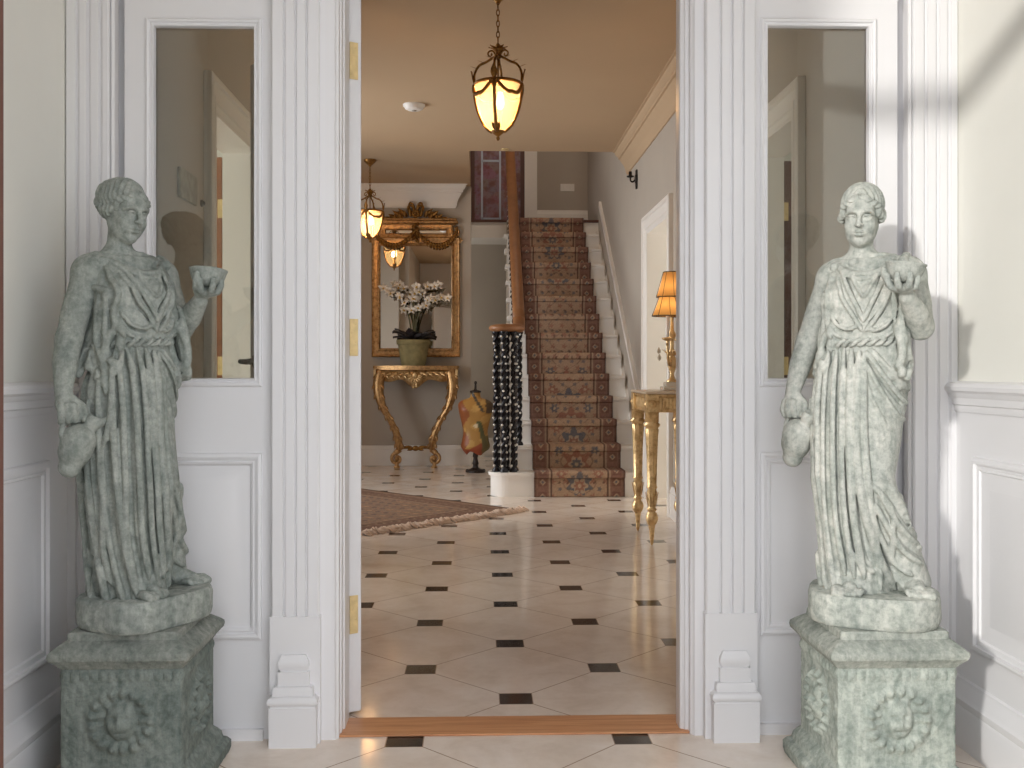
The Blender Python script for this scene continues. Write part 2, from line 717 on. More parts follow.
    for p in ([(826, 372), (821, 440), (823, 520), (831, 575)], [(834, 352), (830, 430), (832, 510), (841, 572)],
              [(841.5, 352), (839, 430), (841.5, 510), (850, 565)], [(848.5, 352), (846.5, 430), (850, 510), (859, 560)],
              [(856, 354), (853.5, 440), (858, 505), (869, 555)], [(862, 372), (860.5, 440), (866, 500), (878, 545), (886, 570)]):
        ridge(A, p, .0066, -.3, .004, True)
    # draped pull from girdle to hip, and the smooth thigh
    for p, r in (([(866, 352), (880, 374), (896, 396), (904, 404)], .007), ([(865, 362), (878, 388), (893, 412), (902, 420)], .0055),
                 ([(870, 350), (886, 368), (902, 388)], .006), ([(864, 376), (872, 400), (884, 424)], .004)):
        ridge(A, p, r, .45)
    for p in ([(868, 360), (882, 382), (898, 404)], [(874, 352), (890, 374), (903, 394)]):
        ridge(A, p, .005, -.2, .003, True)
    # cloth caught behind the knee and round the shin
    for p, r in (([(878, 488), (888, 508), (903, 530), (920, 548)], .006), ([(874, 500), (886, 524), (900, 546), (918, 560)], .0065),
                 ([(888, 484), (898, 500), (910, 522), (918, 536)], .0055), ([(871, 512), (882, 540), (893, 560), (908, 570)], .006),
                 ([(890, 484), (899, 496), (907, 510)], .005)):
        ridge(A, p, r * 1.1, .6, .006)
    for p in ([(877, 495), (887, 516), (901, 538), (918, 554)], [(873, 507), (884, 532), (897, 553)], [(884, 487), (894, 505), (908, 527)]):
        ridge(A, p, .0042, -.05, .0045, True)
    # right-hand flank as view B shows it
    for p, r in (([(82, 430), (84, 500), (90, 555), (95, 592)], .0085), ([(92, 400), (93, 480), (101, 550), (110, 594)], .009),
                 ([(101, 380), (104, 470), (113, 540), (124, 590)], .008), ([(113, 360), (116, 450), (124, 530), (136, 586)], .0075),
                 ([(168, 480), (176, 505), (172, 540), (166, 560)], .006), ([(150, 545), (160, 562), (172, 585)], .006)):
        ridge(B, p, r * 1.05, .55)
    for p in ([(87, 430), (89, 500), (96, 560), (102, 592)], [(97, 400), (99, 480), (107, 550), (117, 592)], [(107, 370), (110, 460), (118, 540), (130, 588)]):
        ridge(B, p, .0068, -.3, .004, True)
    # bodice: folds falling from the shoulders to a point below the neck
    for p, r in (([(842, 268), (848, 288), (856, 306), (863, 322)], .0055), ([(884, 268), (878, 288), (870, 306), (863, 322)], .0055),
                 ([(838, 276), (843, 298), (853, 316), (862, 332)], .005), ([(890, 280), (884, 302), (874, 320), (865, 332)], .005),
                 ([(850, 272), (856, 286), (863, 299)], .004), ([(878, 272), (871, 286), (864, 299)], .004),
                 ([(832, 314), (839, 326), (849, 330), (858, 326)], .0045), ([(829, 322), (837, 335), (850, 339)], .004),
                 ([(893, 310), (886, 324), (876, 331), (868, 330)], .0045), ([(896, 318), (889, 333), (878, 339)], .004),
                 ([(833, 270), (829, 296), (829, 322), (832, 338)], .0065), ([(826, 282), (823, 310), (825, 336)], .0065),
                 ([(895, 280), (898, 310), (897, 340)], .0065), ([(889, 290), (893, 312), (891, 338)], .005)):
        ridge(A, p, r * 1.12, .75, .0035)
    for p in ([(846, 276), (852, 296), (860, 314)], [(881, 276), (875, 296), (867, 312)], [(840, 290), (847, 308), (857, 322)],
              [(887, 294), (880, 312), (869, 325)], [(835, 320), (843, 330), (852, 332)], [(829.5, 280), (826.5, 306), (827.5, 334)],
              [(892, 284), (895, 310), (894, 336)], [(891, 316), (884, 328), (874, 333)]):
        ridge(A, p, .0052, -.15, .003, True)
    # neckline roll and shoulder clasps
    for q in ([(836, 259), (843, 268), (852, 273), (863, 275), (876, 272), (886, 266), (893, 260)], [(838, 266), (846, 274), (856, 279), (864, 280), (874, 277), (884, 271)]):
        ridge(A, q, .0055, .6, .003)
    ridge(A, [(845, 262), (853, 268), (864, 270), (876, 267), (884, 262)], .005, -.1, .003, True)
    for q in (((-.093, .040, .868), (-.086, .072, .884)), ((.066, .002, .872), (.074, .030, .888))):
        R.cone(q[0], q[1], .0135, .012, .004)
    # overfolds that hang at both hips
    for p, r in (([(829, 330), (822, 352), (824, 368), (818, 384)], .008), ([(893, 326), (899, 352), (894, 372), (897, 388)], .010),
                 ([(896, 322), (902, 350), (898, 374), (900, 388)], .009), ([(890, 345), (893, 362), (889, 378)], .008),
                 ([(900, 340), (906, 362), (903, 380), (905, 390)], .008)):
        ridge(A, p, r, .6, .007)
    for p in ([(820, 340), (819, 360), (821, 374)], [(827, 345), (826, 362), (823, 374)], [(897, 340), (898, 362), (896, 380)],
              [(904, 350), (903, 374), (906, 386)]):
        ridge(A, p, .0045, -.5, .004, True)
    for p, r in (([(101, 300), (99, 340), (106, 366), (108, 392)], .0075), ([(108, 300), (107, 340), (112, 362)], .006)):
        ridge(B, p, r, .55, .007)
    for p in ([(100, 335), (96, 356), (102, 372)], [(107, 335), (107, 360), (106, 380)], [(92, 350), (84, 368)]):
        ridge(B, p, .0045, -.4, .004, True)
    # twisted girdle
    ring, n_ = [], 96
    for i in range(n_ + 1):
        t = 2 * PI * i / n_
        z = .672 + .006 * math.sin(t * 1 + .6)
        psi = math.radians(16)
        du, dv = .083 * math.sin(t), -.072 * math.cos(t)
        ring.append((-.022 + du * math.cos(psi) + dv * math.sin(psi), .011 - du * math.sin(psi) + dv * math.cos(psi), z))
    for ph in (0, PI):
        P = []
        for i in range(n_ * 4 + 1):
            t = i / 4
            a, b = Vector(ring[int(t) % n_]), Vector(ring[(int(t) + 1) % n_])
            p = a.lerp(b, t - int(t))
            o = (Vector((p.x + .022, p.y - .011, 0))).normalized()
            w = 2 * PI * t / n_ * 13 + ph
            P.append(p + o * .006 * math.cos(w) + Vector((0, 0, .0062 * math.sin(w))))
        R.chain(P, .0052, .0015)
    robe = R.mesh('draped_robe', M_STONE, root)
    del base

    # ---------------- figure: trunk, neck, head, arms, hands, feet
    h = .0016
    G = Field((-.255, -.215, .055), (.185, .155, 1.075), h)
    G.ell((-.022, .03, .76), (.075, .05, .12), .02)
    G.ell((-.03, .015, .55), (.075, .06, .10), .04)
    G.chain([(-.05, .01, .52), (-.055, -.0, .32), (-.05, -.005, .10)], [.050, .040, .026], .03)
    G.chain([(.005, .01, .52), (-.002, -.042, .345), (.060, -.006, .15)], [.044, .030, .024], .03)
    # upper chest, neck
    G.chain([(-.098, .082, .848), (-.03, .060, .877), (.077, .034, .852)], [.030, .034, .030], .03)
    G.ell((-.026, .040, .838), (.060, .032, .040), .03)
    G.chain([(-.031, .064, .872), (-.031, .056, .916), (-.029, .050, .965)], [.037, .0285, .029], .024)
    # clavicles
    G.chain([(-.036, .030, .890), (-.062, .044, .893), (-.092, .064, .884)], [.006, .0055, .005], .012)
    G.chain([(-.020, .026, .890), (.012, .022, .895), (.052, .024, .884)], [.006, .0055, .005], .012)
    # her right arm hangs
    G.ell((-.101, .076, .841), (.035, .037, .042), .03)
    G.chain([(-.104, .076, .836), (-.137, .078, .745), (-.160, .074, .682)], [.036, .034, .0285], .015)
    G.chain([(-.160, .074, .682), (-.178, .064, .625), (-.195, .049, .560)], [.0295, .0285, .0195], .012)
    # hand closed on the jug's handle
    G.ell((-.196, .042, .532), (.022, .022, .027), .012)
    for i, (dx, dy) in enumerate(((-.018, -.010), (-.009, -.020), (.003, -.023), (.013, -.017))):
        L = (.92, 1.0, .97, .8)[i]
        x0, y0 = -.196 + dx * 1.05, .042 + dy * 1.0
        G.chain([(x0, y0, .528), (x0 + dx * .25, y0 - .006, .512 - .004 * L), (x0 + dx * .2 + .003, y0 - .002, .496 - .003 * L), (x0 + .008, y0 + .012, .488)],
                [.0082, .0080, .0074, .0062], .003)
    G.chain([(-.180, .034, .540), (-.166, .020, .524), (-.164, .012, .507), (-.172, .008, .495)], [.0100, .0092, .0082, .0068], .006)
    # her left arm lifts the bowl
    G.ell((.082, .032, .843), (.034, .036, .040), .03)
    G.chain([(.084, .030, .838), (.098, .012, .770), (.105, -.006, .714)], [.036, .034, .0295], .015)
    G.chain([(.105, -.008, .713), (.094, -.052, .742), (.073, -.108, .780)], [.0305, .0290, .0190], .012)
    # open hand under the bowl
    hc = np.array([.066, -.132, .799])
    G.ell(hc, (.023, .025, .014), .010)
    bc = np.array([.067, -.140, .838])        # bowl centre
    for i, a in enumerate((-62, -22, 14, 48)):
        t = math.radians(a)
        d = np.array([math.sin(t), -math.cos(t), 0])
        L = (.92, 1.0, .96, .80)[i]
        p0 = hc + d * .018 + np.array([0, 0, -.002])
        p1 = hc + d * (.031 * L + .005) + np.array([0, 0, .002])
        p2 = hc + d * (.039 * L + .006) + np.array([0, 0, .016])
        p3 = hc + d * (.040 * L + .005) + np.array([0, 0, .026 * L + .003])
        G.chain([p0, p1, p2, p3], [.0084, .0080, .0074, .0062], .003)
    G.chain([hc + np.array([-.018, .006, 0]), hc + np.array([-.034, -.004, .010]), hc + np.array([-.043, -.012, .028]), hc + np.array([-.045, -.018, .042])], [.0105, .0092, .0080, .0066], .006)

    # feet
    def foot(heel, toe, wid, lift=0.0):
        a, b = np.array(heel), np.array(toe)
        d = (b - a) / np.linalg.norm(b - a)
        s = np.array([-d[1], d[0], 0])
        G.chain([a + np.array([0, 0, .014 + lift]), a + d * .035 + np.array([0, 0, .018]), b - d * .026 + np.array([0, 0, .011])], [.022, .025, .018], .014)
        G.chain([a + np.array([0, 0, .04 + lift]), a + d * .02 + np.array([0, 0, .028])], [.024, .02], .02)
        for i, o in enumerate((-1, -.45, .08, .55, .98)):
            L = (.036, .035, .032, .027, .021)[i]
            p = b - d * .030 + s * wid * o * .9
            r = (.0112, .0088, .0084, .008, .0074)[i]
            G.chain([p + np.array([0, 0, .008]), p + d * L * .6 + s * wid * o * .1 + np.array([0, 0, .010]), p + d * L + np.array([0, 0, .0045])], [r * 1.05, r, r * .92], .003)
    foot((-.044, -.01, .073), (-.060, -.112, .073), .029)
    foot((.080, .018, .073), (.104, -.078, .073), -.026, .012)

    # head
    S = .60
    HC = np.array([-.029, .044, .993])
    pit, yaw, rol = math.radians(10), math.radians(-5), math.radians(2)
    Rm = np.array(Matrix.Rotation(yaw, 3, 'Z') @ Matrix.Rotation(rol, 3, 'Y') @ Matrix.Rotation(pit, 3, 'X'))   # local -> world
    H = lambda x, y, z: HC + S * (Rm @ np.array([x, y, z]))
    Mx = Rm.T
    E = lambda c, r, k=.01, cut=False: G.ell(H(*c), np.array(r) * S, k * S, Mx, cut)
    Cc = lambda pts, rs, k=.006, cut=False: G.chain([H(*p) for p in pts], [r * S for r in rs], k * S, cut)
    E((0, .006, .022), (.072, .092, .088), .02)              # cranium
    E((0, -.030, -.032), (.053, .063, .074), .03)            # face
    E((0, -.066, -.092), (.020, .024, .018), .03)            # chin
    Cc([(-.050, -.005, -.045), (-.036, -.036, -.084), (0, -.070, -.098), (.036, -.036, -.084), (.050, -.005, -.045)], [.011, .010, .011, .010, .011], .03)
    E((0, -.072, .045), (.050, .024, .034), .03)             # brow
    for s in (-1, 1):
        E((s * .032, -.103, .000), (.021, .020, .0145), .012, True)   # socket
        E((s * .037, -.073, -.030), (.018, .017, .018), .03)          # cheek
        E((s * .0305, -.0795, -.001), (.0150, .0145, .0125), .003)    # eyeball
        Cc([(s * .014, -.088, .002), (s * .024, -.0965, .0105), (s * .038, -.0935, .0095), (s * .047, -.082, .0)], [.0032, .0042, .0042, .003], .003)
        Cc([(s * .015, -.088, -.005), (s * .027, -.0935, -.0125), (s * .040, -.0890, -.0095), (s * .047, -.082, -.002)], [.0026, .0032, .0032, .0026], .003)
        Cc([(s * .010, -.098, .024), (s * .026, -.1005, .0300), (s * .044, -.090, .026), (s * .056, -.074, .014)], [.0055, .0065, .006, .004], .012)
        E((s * .040, -.052, -.052), (.012, .024, .028), .03)
        # ear
        Cc([(s * .068, .012, .012), (s * .075, .022, .010), (s * .074, .026, -.008), (s * .068, .014, -.026)], [.006, .007, .006, .006], .006)
    Cc([(0, -.094, .026), (0, -.106, .004), (0, -.118, -.018), (0, -.121, -.026)], [.0085, .0085, .0100, .0105], .012)   # nose
    for s in (-1, 1):
        E((s * .0105, -.108, -.0275), (.0078, .0105, .0072), .006)
        E((s * .0062, -.114, -.0345), (.0036, .0050, .0030), .002, True)
    Cc([(0, -.100, -.036), (0, -.099, -.046)], [.0045, .0055], .008, False)
    E((0, -.086, -.060), (.022, .012, .016), .02)            # muzzle
    Cc([(-.023, -.090, -.0605), (-.010, -.1035, -.0545), (0, -.1045, -.0562), (.010, -.1035, -.0545), (.023, -.090, -.0605)], [.003, .0056, .005, .0056, .003], .004)
    Cc([(-.021, -.090, -.0635), (-.008, -.1015, -.0695), (.008, -.1015, -.0695), (.021, -.090, -.0635)], [.003, .0066, .0066, .003], .004)
    Cc([(-.024, -.094, -.0615), (-.009, -.1095, -.0615), (0, -.1105, -.0625), (.009, -.1095, -.0615), (.024, -.094, -.0615)], [.0016, .0022, .0022, .0022, .0016], .003, True)
    E((0, -.100, -.0835), (.016, .010, .0065), .010, True)
    fig = G.mesh('figure', M_STONE, root)
    fig['label'] = 'stone figure with bare arms and downcast face'
    del G

    # ---------------- hair: waves rolled off the face into a knot behind
    K = Field(HC - .125, HC + .125, .0015)
    E2 = lambda c, r, k=.01, cut=False: K.ell(H(*c), np.array(r) * S, k * S, Mx, cut)
    C2 = lambda pts, rs, k=.006, cut=False: K.chain([H(*p) for p in pts], [r * S for r in rs], k * S, cut)
    E2((0, .018, .050), (.086, .100, .093), .01)
    E2((0, .086, .066), (.065, .058, .056), .03)             # knot
    E2((0, .070, .015), (.060, .048, .050), .03)
    # take the face out again
    K.ell(H(0, -.085, -.050), np.array((.060, .075, .088)) * S, .006, Mx, True)
    K.ell(H(0, -.02, -.125), np.array((.09, .10, .075)) * S, .006, Mx, True)
    SH = np.array([0, .016, .046])

    def shell(p, f=1.0):
        q = np.asarray(p) - SH
        kk = math.sqrt((q[0] / .085) ** 2 + (q[1] / .099) ** 2 + (q[2] / .090) ** 2)
        return SH + q / max(kk, .15) * f
    for s in (-1, 1):
        for j in range(1):
            a0 = np.array([s * .003, -.072 + .021 * j, .080 + .010 * j - .0013 * j * j])
            a1 = np.array([s * .062, -.066 + .017 * j, .052 + .010 * j])
            a2_ = np.array([s * .088, -.028 + .012 * j, -.004 + .010 * j])
            a3 = np.array([s * .055, .080, .030 + .008 * j])
            pts = []
            for i, q in enumerate(spline([a0, a1, a2_, a3], 6)):
                w = .0045 * math.sin(i * 1.15 + j * 1.7)
                q = np.array(q) + np.array([0, w, w])
                pts.append(shell(q, 1.015 if j else 1.05))
            C2(pts, [.0098 if j else .0130] * len(pts), .0015)
    # loose locks over the ears
    for s in (-1, 1):
        for q in range(3):
            C2([(s * .076, -.030 + q * .018, .014), (s * .083, -.020 + q * .018, -.004), (s * .077, -.010 + q * .020, -.022)], [.011, .0115, .006], .005)

    # waves combed back from the parting
    GX, GY, GZ = np.meshgrid(K.ax[0] - HC[0], K.ax[1] - HC[1], K.ax[2] - HC[2], indexing='ij')
    lx_, ly_, lz_ = [(Mx[i][0] * GX + Mx[i][1] * GY + Mx[i][2] * GZ) / S for i in range(3)]
    sc = ly_ + .42 * (.10 - lz_) + .0050 * np.sin(95 * lz_ + 70 * np.abs(lx_)) + .3 * np.abs(lx_)
    fine = np.sin(2 * PI * sc / .0085 + 5 * np.sin(60 * np.abs(lx_)))
    wave = np.sin(2 * PI * sc / .0235)
    K.D += (S * (-.0030 * wave - .0007 * fine + .0022 * np.exp(-(lx_ / .004) ** 2))).astype(np.float32)
    hair = K.mesh('wavy_hair', M_STONE, root)
    del K

    # ---------------- bowl and jug
    b = MB()
    prof = [(.004, -.034), (.018, -.033), (.030, -.026), (.041, -.010), (.0455, .006), (.0465, .014), (.049, .017), (.049, .021), (.045, .022), (.0425, .017),
            (.040, .004), (.030, -.012), (.014, -.020), (.0001, -.021)]
    b.lathe([(r * .94, z * .80) for r, z in prof], tuple(bc), 40, mat=Matrix.Rotation(math.radians(7), 3, 'Y'))
    b.build('libation_bowl', M_STONE, root)
    J = Field((-.26, -.07, .35), (-.10, .13, .56), .0016)
    jc = np.array([-.186, .020, .425])
    tilt = np.array(Matrix.Rotation(math.radians(14), 3, 'Y') @ Matrix.Rotation(math.radians(10), 3, 'X'))
    Q = lambda x, y, z: jc + tilt @ np.array([x, y, z])
    J.ell(Q(0, 0, .0), (.037, .037, .042), .01, tilt.T)
    J.cone(Q(0, 0, -.026), Q(0, 0, -.040), .026, .025, .006)
    J.chain([Q(.002, 0, .03), Q(.012, -.006, .056), Q(.018, -.010, .072)], [.021, .0150, .0175], .010)
    J.chain([Q(.016, -.008, .074), Q(.036, -.020, .086), Q(.050, -.027, .090)], [.020, .016, .006], .006)
    J.ell(Q(.024, -.014, .096), (.022, .016, .016), .004, tilt.T, True)
    J.chain(spline([Q(.010, -.004, .076), (-.188, .028, .502), (-.205, .034, .490), (-.213, .033, .464), Q(-.032, .010, .016)], 5), .0062, .003)
    J.cone(Q(0, 0, .020), Q(0, 0, .023), .0395, .039, .004)
    J.mesh('pouring_jug', M_STONE, root)

    # ---------------- base
    ring = []
    P = MB()
    prof = [(.955, 0.0), (.985, .006), (1.0, .016), (1.0, .058), (.985, .068), (.955, .073)]
    N = 96
    vs, fs = [], []
    for s_, z in prof:
        for k in range(N):
            t = 2 * PI * k / N
            c, s2 = math.cos(t), math.sin(t)
            e = 2 / 2.9
            x = .153 * s_ * abs(c) ** e * (1 if c >= 0 else -1)
            y = .126 * s_ * abs(s2) ** e * (1 if s2 >= 0 else -1)
            w = 1 + .010 * math.sin(5 * t + 1) + .006 * math.sin(11 * t + z * 90)
            vs.append((x * w - .003, y * w - .008, z))
    n = len(prof)
    for i in range(n - 1):
        for k in range(N):
            fs.append((i * N + k, i * N + (k + 1) % N, (i + 1) * N + (k + 1) % N, (i + 1) * N + k))
    fs += [tuple(range(N - 1, -1, -1)), tuple((n - 1) * N + k for k in range(N))]
    P.add(vs, fs, 0, True)
    P.build('oval_plinth', M_PLINTH, root, auto=50)
    return root
# ------------------------------------------------------------------ paints and surfaces
M_TRIM = simple('white_gloss_paint', srgb(225, 224, 225), .34, var=.012, scale=3)
M_WALLP = simple('sage_wall_paint', srgb(230, 229, 221), .75, var=.02, scale=3)
M_WALLH = simple('warm_grey_wall_paint', srgb(184, 175, 163), .8, var=.025, scale=3)
M_CEIL = simple('dimmed_ceiling_paint', srgb(194, 168, 137), .85, var=.02, scale=2)  # tan tone stands in for dim warm light on a white ceiling
M_TRIMH = simple('cream_white_woodwork', srgb(240, 236, 230), .4, var=.012)
M_OAK = simple('oak_wood', srgb(150, 96, 62), .45, var=.18, scale=9)
M_BROWN = simple('dark_red_brown_wood', srgb(92, 58, 48), .5, var=.1)
M_BRASS = simple('brass', srgb(226, 200, 146), .42, .35, var=.12, scale=40)
M_DARKM = simple('dark_bronze', srgb(52, 46, 42), .45, .6, var=.15)
M_RENDER = simple('outside_render', srgb(205, 200, 190), .9)


def m_threshold():
    m = NT('threshold_oak')
    c = m.coord(scale=(1.2, 26, 26))
    n = m.noise(c, 3.0, 6, .6, .8)
    m.set(Base_Color=m.ramp(n, [(.25, srgb(176, 118, 80)), (.5, srgb(206, 148, 104)), (.75, srgb(222, 170, 126))]), Roughness=.4)
    return m.mat


def m_glass():
    m = NT('window_glass')
    t = m.t
    out = m.n['Material Output']
    tr = m.node('ShaderNodeBsdfTransparent')
    tr.inputs[0].default_value = (.94, .97, .95, 1)
    gl = m.node('ShaderNodeBsdfGlossy')
    gl.inputs['Roughness'].default_value = 0.02
    fr = m.node('ShaderNodeFresnel')
    fr.inputs[0].default_value = 1.52
    mx = m.node('ShaderNodeMixShader')
    m.link(m.math('MULTIPLY', fr.outputs[0], 3.2), mx.inputs[0])
    m.link(tr.outputs[0], mx.inputs[1])
    m.link(gl.outputs[0], mx.inputs[2])
    m.link(mx.outputs[0], out.inputs[0])
    return m.mat


def m_floor(name, x0, y0, a=.3066):
    """pale limestone laid diagonally with small dark square insets at the corners"""
    m = NT(name)
    g = m.node('ShaderNodeNewGeometry')
    sep = m.node('ShaderNodeSeparateXYZ')
    m.link(g.outputs['Position'], sep.inputs[0])
    X = m.math('SUBTRACT', sep.outputs[0], x0)
    Y = m.math('SUBTRACT', sep.outputs[1], y0)

    def cell(v, off):      # signed distance to the nearest multiple of 2a (+off)
        q = m.math('DIVIDE', m.math('SUBTRACT', v, off), 2 * a)
        return m.math('ABSOLUTE', m.math('MULTIPLY', m.math('SUBTRACT', q, m.math('ROUND', q)), 2 * a))

    d1 = m.math('MAXIMUM', cell(X, 0.0), cell(Y, 0.0))
    d2 = m.math('MAXIMUM', cell(X, a), cell(Y, a))
    dd = m.math('MINIMUM', d1, d2)
    inset = m.math('LESS_THAN', dd, .0490)
    s = m.math('ADD', X, Y)
    d = m.math('SUBTRACT', X, Y)
    gd = m.math('MINIMUM', cell(s, 0.0), cell(d, 0.0))
    grout = m.math('MAXIMUM', m.math('LESS_THAN', gd, .0027), m.math('MULTIPLY', m.math('LESS_THAN', dd, .0515), m.math('GREATER_THAN', dd, .0490)))
    idx = m.node('ShaderNodeCombineXYZ')
    m.link(m.math('FLOOR', m.math('DIVIDE', s, 2 * a)), idx.inputs[0])
    m.link(m.math('FLOOR', m.math('DIVIDE', d, 2 * a)), idx.inputs[1])
    wn = m.node('ShaderNodeTexWhiteNoise')
    m.link(idx.outputs[0], wn.inputs[0])
    c = m.coord()
    n = m.noise(c, 5, 8, .62, .5)
    n2 = m.noise(c, 38, 5, .6)
    stonec = m.ramp(n, [(.28, srgb(222, 206, 190)), (.5, srgb(236, 223, 210)), (.72, srgb(244, 234, 224))])
    stonec = m.mix(.14, stonec, m.ramp(n2, [(.3, (.72, .68, .63, 1)), (.55, (1, 1, 1, 1))]), 'MULTIPLY')
    stonec = m.mix(.14, stonec, m.ramp(wn.outputs[0], [(0, (.78, .74, .70, 1)), (1, (1, 1, 1, 1))]), 'MULTIPLY')
    col = m.mix(grout, stonec, srgb(170, 146, 126))
    dark = m.ramp(n2, [(.3, srgb(38, 33, 31)), (.7, srgb(66, 58, 54))])
    col = m.mix(inset, col, dark)
    m.set(Base_Color=col, Roughness=m.math('ADD', m.math('MULTIPLY', n2, .10), .07))
    m.b.inputs['Specular IOR Level'].default_value = .45
    return m.mat


M_THR = m_threshold()
M_GLASS = m_glass()

YP = 2.72                 # porch face of the door wall
YB = 2.865                # hall face of the door wall
XL, XR = -1.105, 1.31     # porch side walls
ZC = 2.93                 # hall ceiling
# lattice of the hall floor, read off the photograph's insets
fl0 = flr(515.9, 698.7)
fp0 = flr(405, 740)
M_FLOORH = m_floor('limestone_floor_hall', fl0.x, fl0.y)
M_FLOORP = m_floor('limestone_floor_porch', fp0.x, fp0.y)


def struct(o, label, cat):
    return tag(o, label, cat, kind='structure')


def wallbox(name, mats, boxes, label, cat='wall'):
    m = MB()
    for b in boxes:
        m.box(*b)
    return struct(m.build(name, mats), label, cat)


struct(MB().box(-3.3, 1.5, YB - .003, 12.2, -.08, 0).build('floor_hall', M_FLOORH), 'polished limestone hall floor with small dark square insets', 'floor')
struct(MB().box(-1.3, 1.5, 1.3, YB - .0035, -.08, 0).build('floor_porch', M_FLOORP), 'limestone porch floor in front of the oak threshold', 'floor')
struct(MB().box(-4, 4, -3, 1.2995, -.10, -.02).build('ground_forecourt', M_RENDER), 'pale paved ground outside the porch', 'ground')
struct(MB().cbox(ax(339, 2.727), ax(690, 2.727), 2.727, 2.868, .0005, .006, .002).build('threshold_trim', M_THR), 'oak threshold strip across the doorway', 'threshold')

# ------------------------------------------------------------------ porch shell
wallbox('wall_left_porch', M_WALLP, [(XL - .15, XL, 1.35, YB, 0, 2.8)], 'sage painted left wall of the porch above white panelling')
wallbox('wall_right_porch', M_WALLP, [(XR, XR + .17, 1.35, YB, 0, 2.8)], 'sage painted right wall of the porch above white panelling')
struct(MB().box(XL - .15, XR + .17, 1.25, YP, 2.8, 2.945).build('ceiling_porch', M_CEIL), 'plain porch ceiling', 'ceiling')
OX0, OX1 = -.66, 1.06
wallbox('wall_front_porch', M_RENDER, [(XL - .15, OX0 - .06, 1.25, 1.40, -.02, 2.95), (OX1 + .06, XR + .17, 1.25, 1.40, -.02, 2.95), (OX0 - .06, OX1 + .06, 1.25, 1.40, 2.70, 2.95)], 'front wall of the porch round the outer doorway')
m = MB()
m.cbox(OX0 - .06, OX0, 1.24, 1.41, -.02, 2.70, .005).cbox(OX1, OX1 + .06, 1.24, 1.41, -.02, 2.70, .005)
m.cbox(OX0, OX1, 1.25, 1.40, 2.64, 2.70, .005).cbox(OX0, OX1, 1.27, 1.38, 2.14, 2.205, .005)
struct(m.build('trim_outer_doorway', M_BROWN), 'dark red-brown wooden frame of the outer doorway', 'door frame')
m = MB()
m.cbox(OX0 - .01, OX0 + .03 - .04, .70, 1.24, .01, 2.12, .004)
leaf = struct(m.build('door_1', M_BROWN), 'dark red-brown outer door leaf folded back outside', 'door')

wallbox('added_sun_blocker', M_RENDER, [(-1.35, -.72, .62, 1.22, -.02, 3.1)], 'added unseen block keeping sun off the pilaster, beside the folded door leaf')  # added out of view to stop sun reaching the pilaster
# wainscot of the porch side walls: fascia, dado rail, raised panel, skirting
M_W = M_TRIM
for side, xs, sg in (('left', XL, 1), ('right', XR, -1)):
    lab = side
    m = MB()
    t = .008
    m.box(min(xs, xs + sg * t), max(xs, xs + sg * t), 1.40, 2.705, .0, .90)
    fas = struct(m.build('trim_wainscot_' + side, M_W), 'white painted wainscot lining on the %s porch wall' % lab, 'wainscot')
    pm = MB()
    y1 = 2.57 if side == 'left' else 2.59
    y0 = 1.62
    prof = [(0, 0), (.003, .010), (.010, .013), (.017, .012), (.019, .004), (.026, .003), (.028, .006), (.034, .005), (.040, -.004), (.062, -.004), (.095, .003)]
    pm.ring_rect(y0, y1, .262, .772, prof, 'yz', xs + sg * t, sg, fill=True)
    pm.build('raised_panel', M_W, fas, auto=25)
    # dado rail
    prof = [(0, .887), (.012, .887), (.014, .893), (.014, .904), (.020, .908), (.022, .925), (.026, .929), (.030, .938), (.040, .945), (.041, .955), (.034, .964), (.010, .970), (0, .970)]
    m = MB()
    m.prism([(xs + sg * d, z) for d, z in prof], 1.40, 2.698, 'y')
    struct(m.build('trim_dado_' + side, M_W, auto=30), 'white moulded dado rail along the %s porch wall' % lab, 'dado rail')
    prof = [(0, 0), (.038, 0), (.038, .100), (.034, .108), (.036, .114), (.036, .126), (.028, .136), (.024, .150), (.016, .160), (.014, .170), (.008, .174), (0, .174)]
    m = MB()
    m.prism([(xs + sg * d, z) for d, z in prof], 1.40, 2.70, 'y')
    struct(m.build('baseboard_' + side, M_W, auto=30), 'white moulded skirting board of the %s porch wall' % lab, 'skirting')

# ------------------------------------------------------------------ door wall between porch and hall
X = lambda px, y=YP: ax(px, y)
xLi, xRi = -.383, .577                       # faces of the door lining at the front
wallbox('wall_partition', M_TRIM, [(XL - .15, X(113), YP + .005, YB, 0, 2.95), (X(113), X(124), YP + .045, YB, 0, 2.02), (X(898), X(899), YP + .045, YB, 0, 2.02), (X(899), X(910), YP + .045, YB, 0, 2.95), (X(268), xLi - .022, YP + .005, YB, 0, 2.95),
                                   (xRi + .022, X(757), YP + .005, YB, 0, 2.95), (X(910), XR + .17, YP + .005, YB, 0, 2.95),
                                   (X(124), X(268), YP + .005, YB, 2.02, 2.95), (X(113), X(124), YP + .045, YB, 2.02, 2.95), (X(757), X(899), YP + .005, YB, 2.02, 2.95),
                                   (xLi - .022, xRi + .022, YP + .005, YB, 2.16, 2.95),
                                   ], 'white door wall between porch and hall')


def reeded(x0, x1, yf, yb, grooves, w=.0045, d=.007):
    p = [(x0, yb), (x0, yf + .004), (x0 + .004, yf)]
    for g in grooves:
        p += [(g - w, yf), (g - w * .3, yf + d), (g + w * .3, yf + d), (g + w, yf)]
    p += [(x1 - .004, yf), (x1, yf + .004), (x1, yb)]
    return p


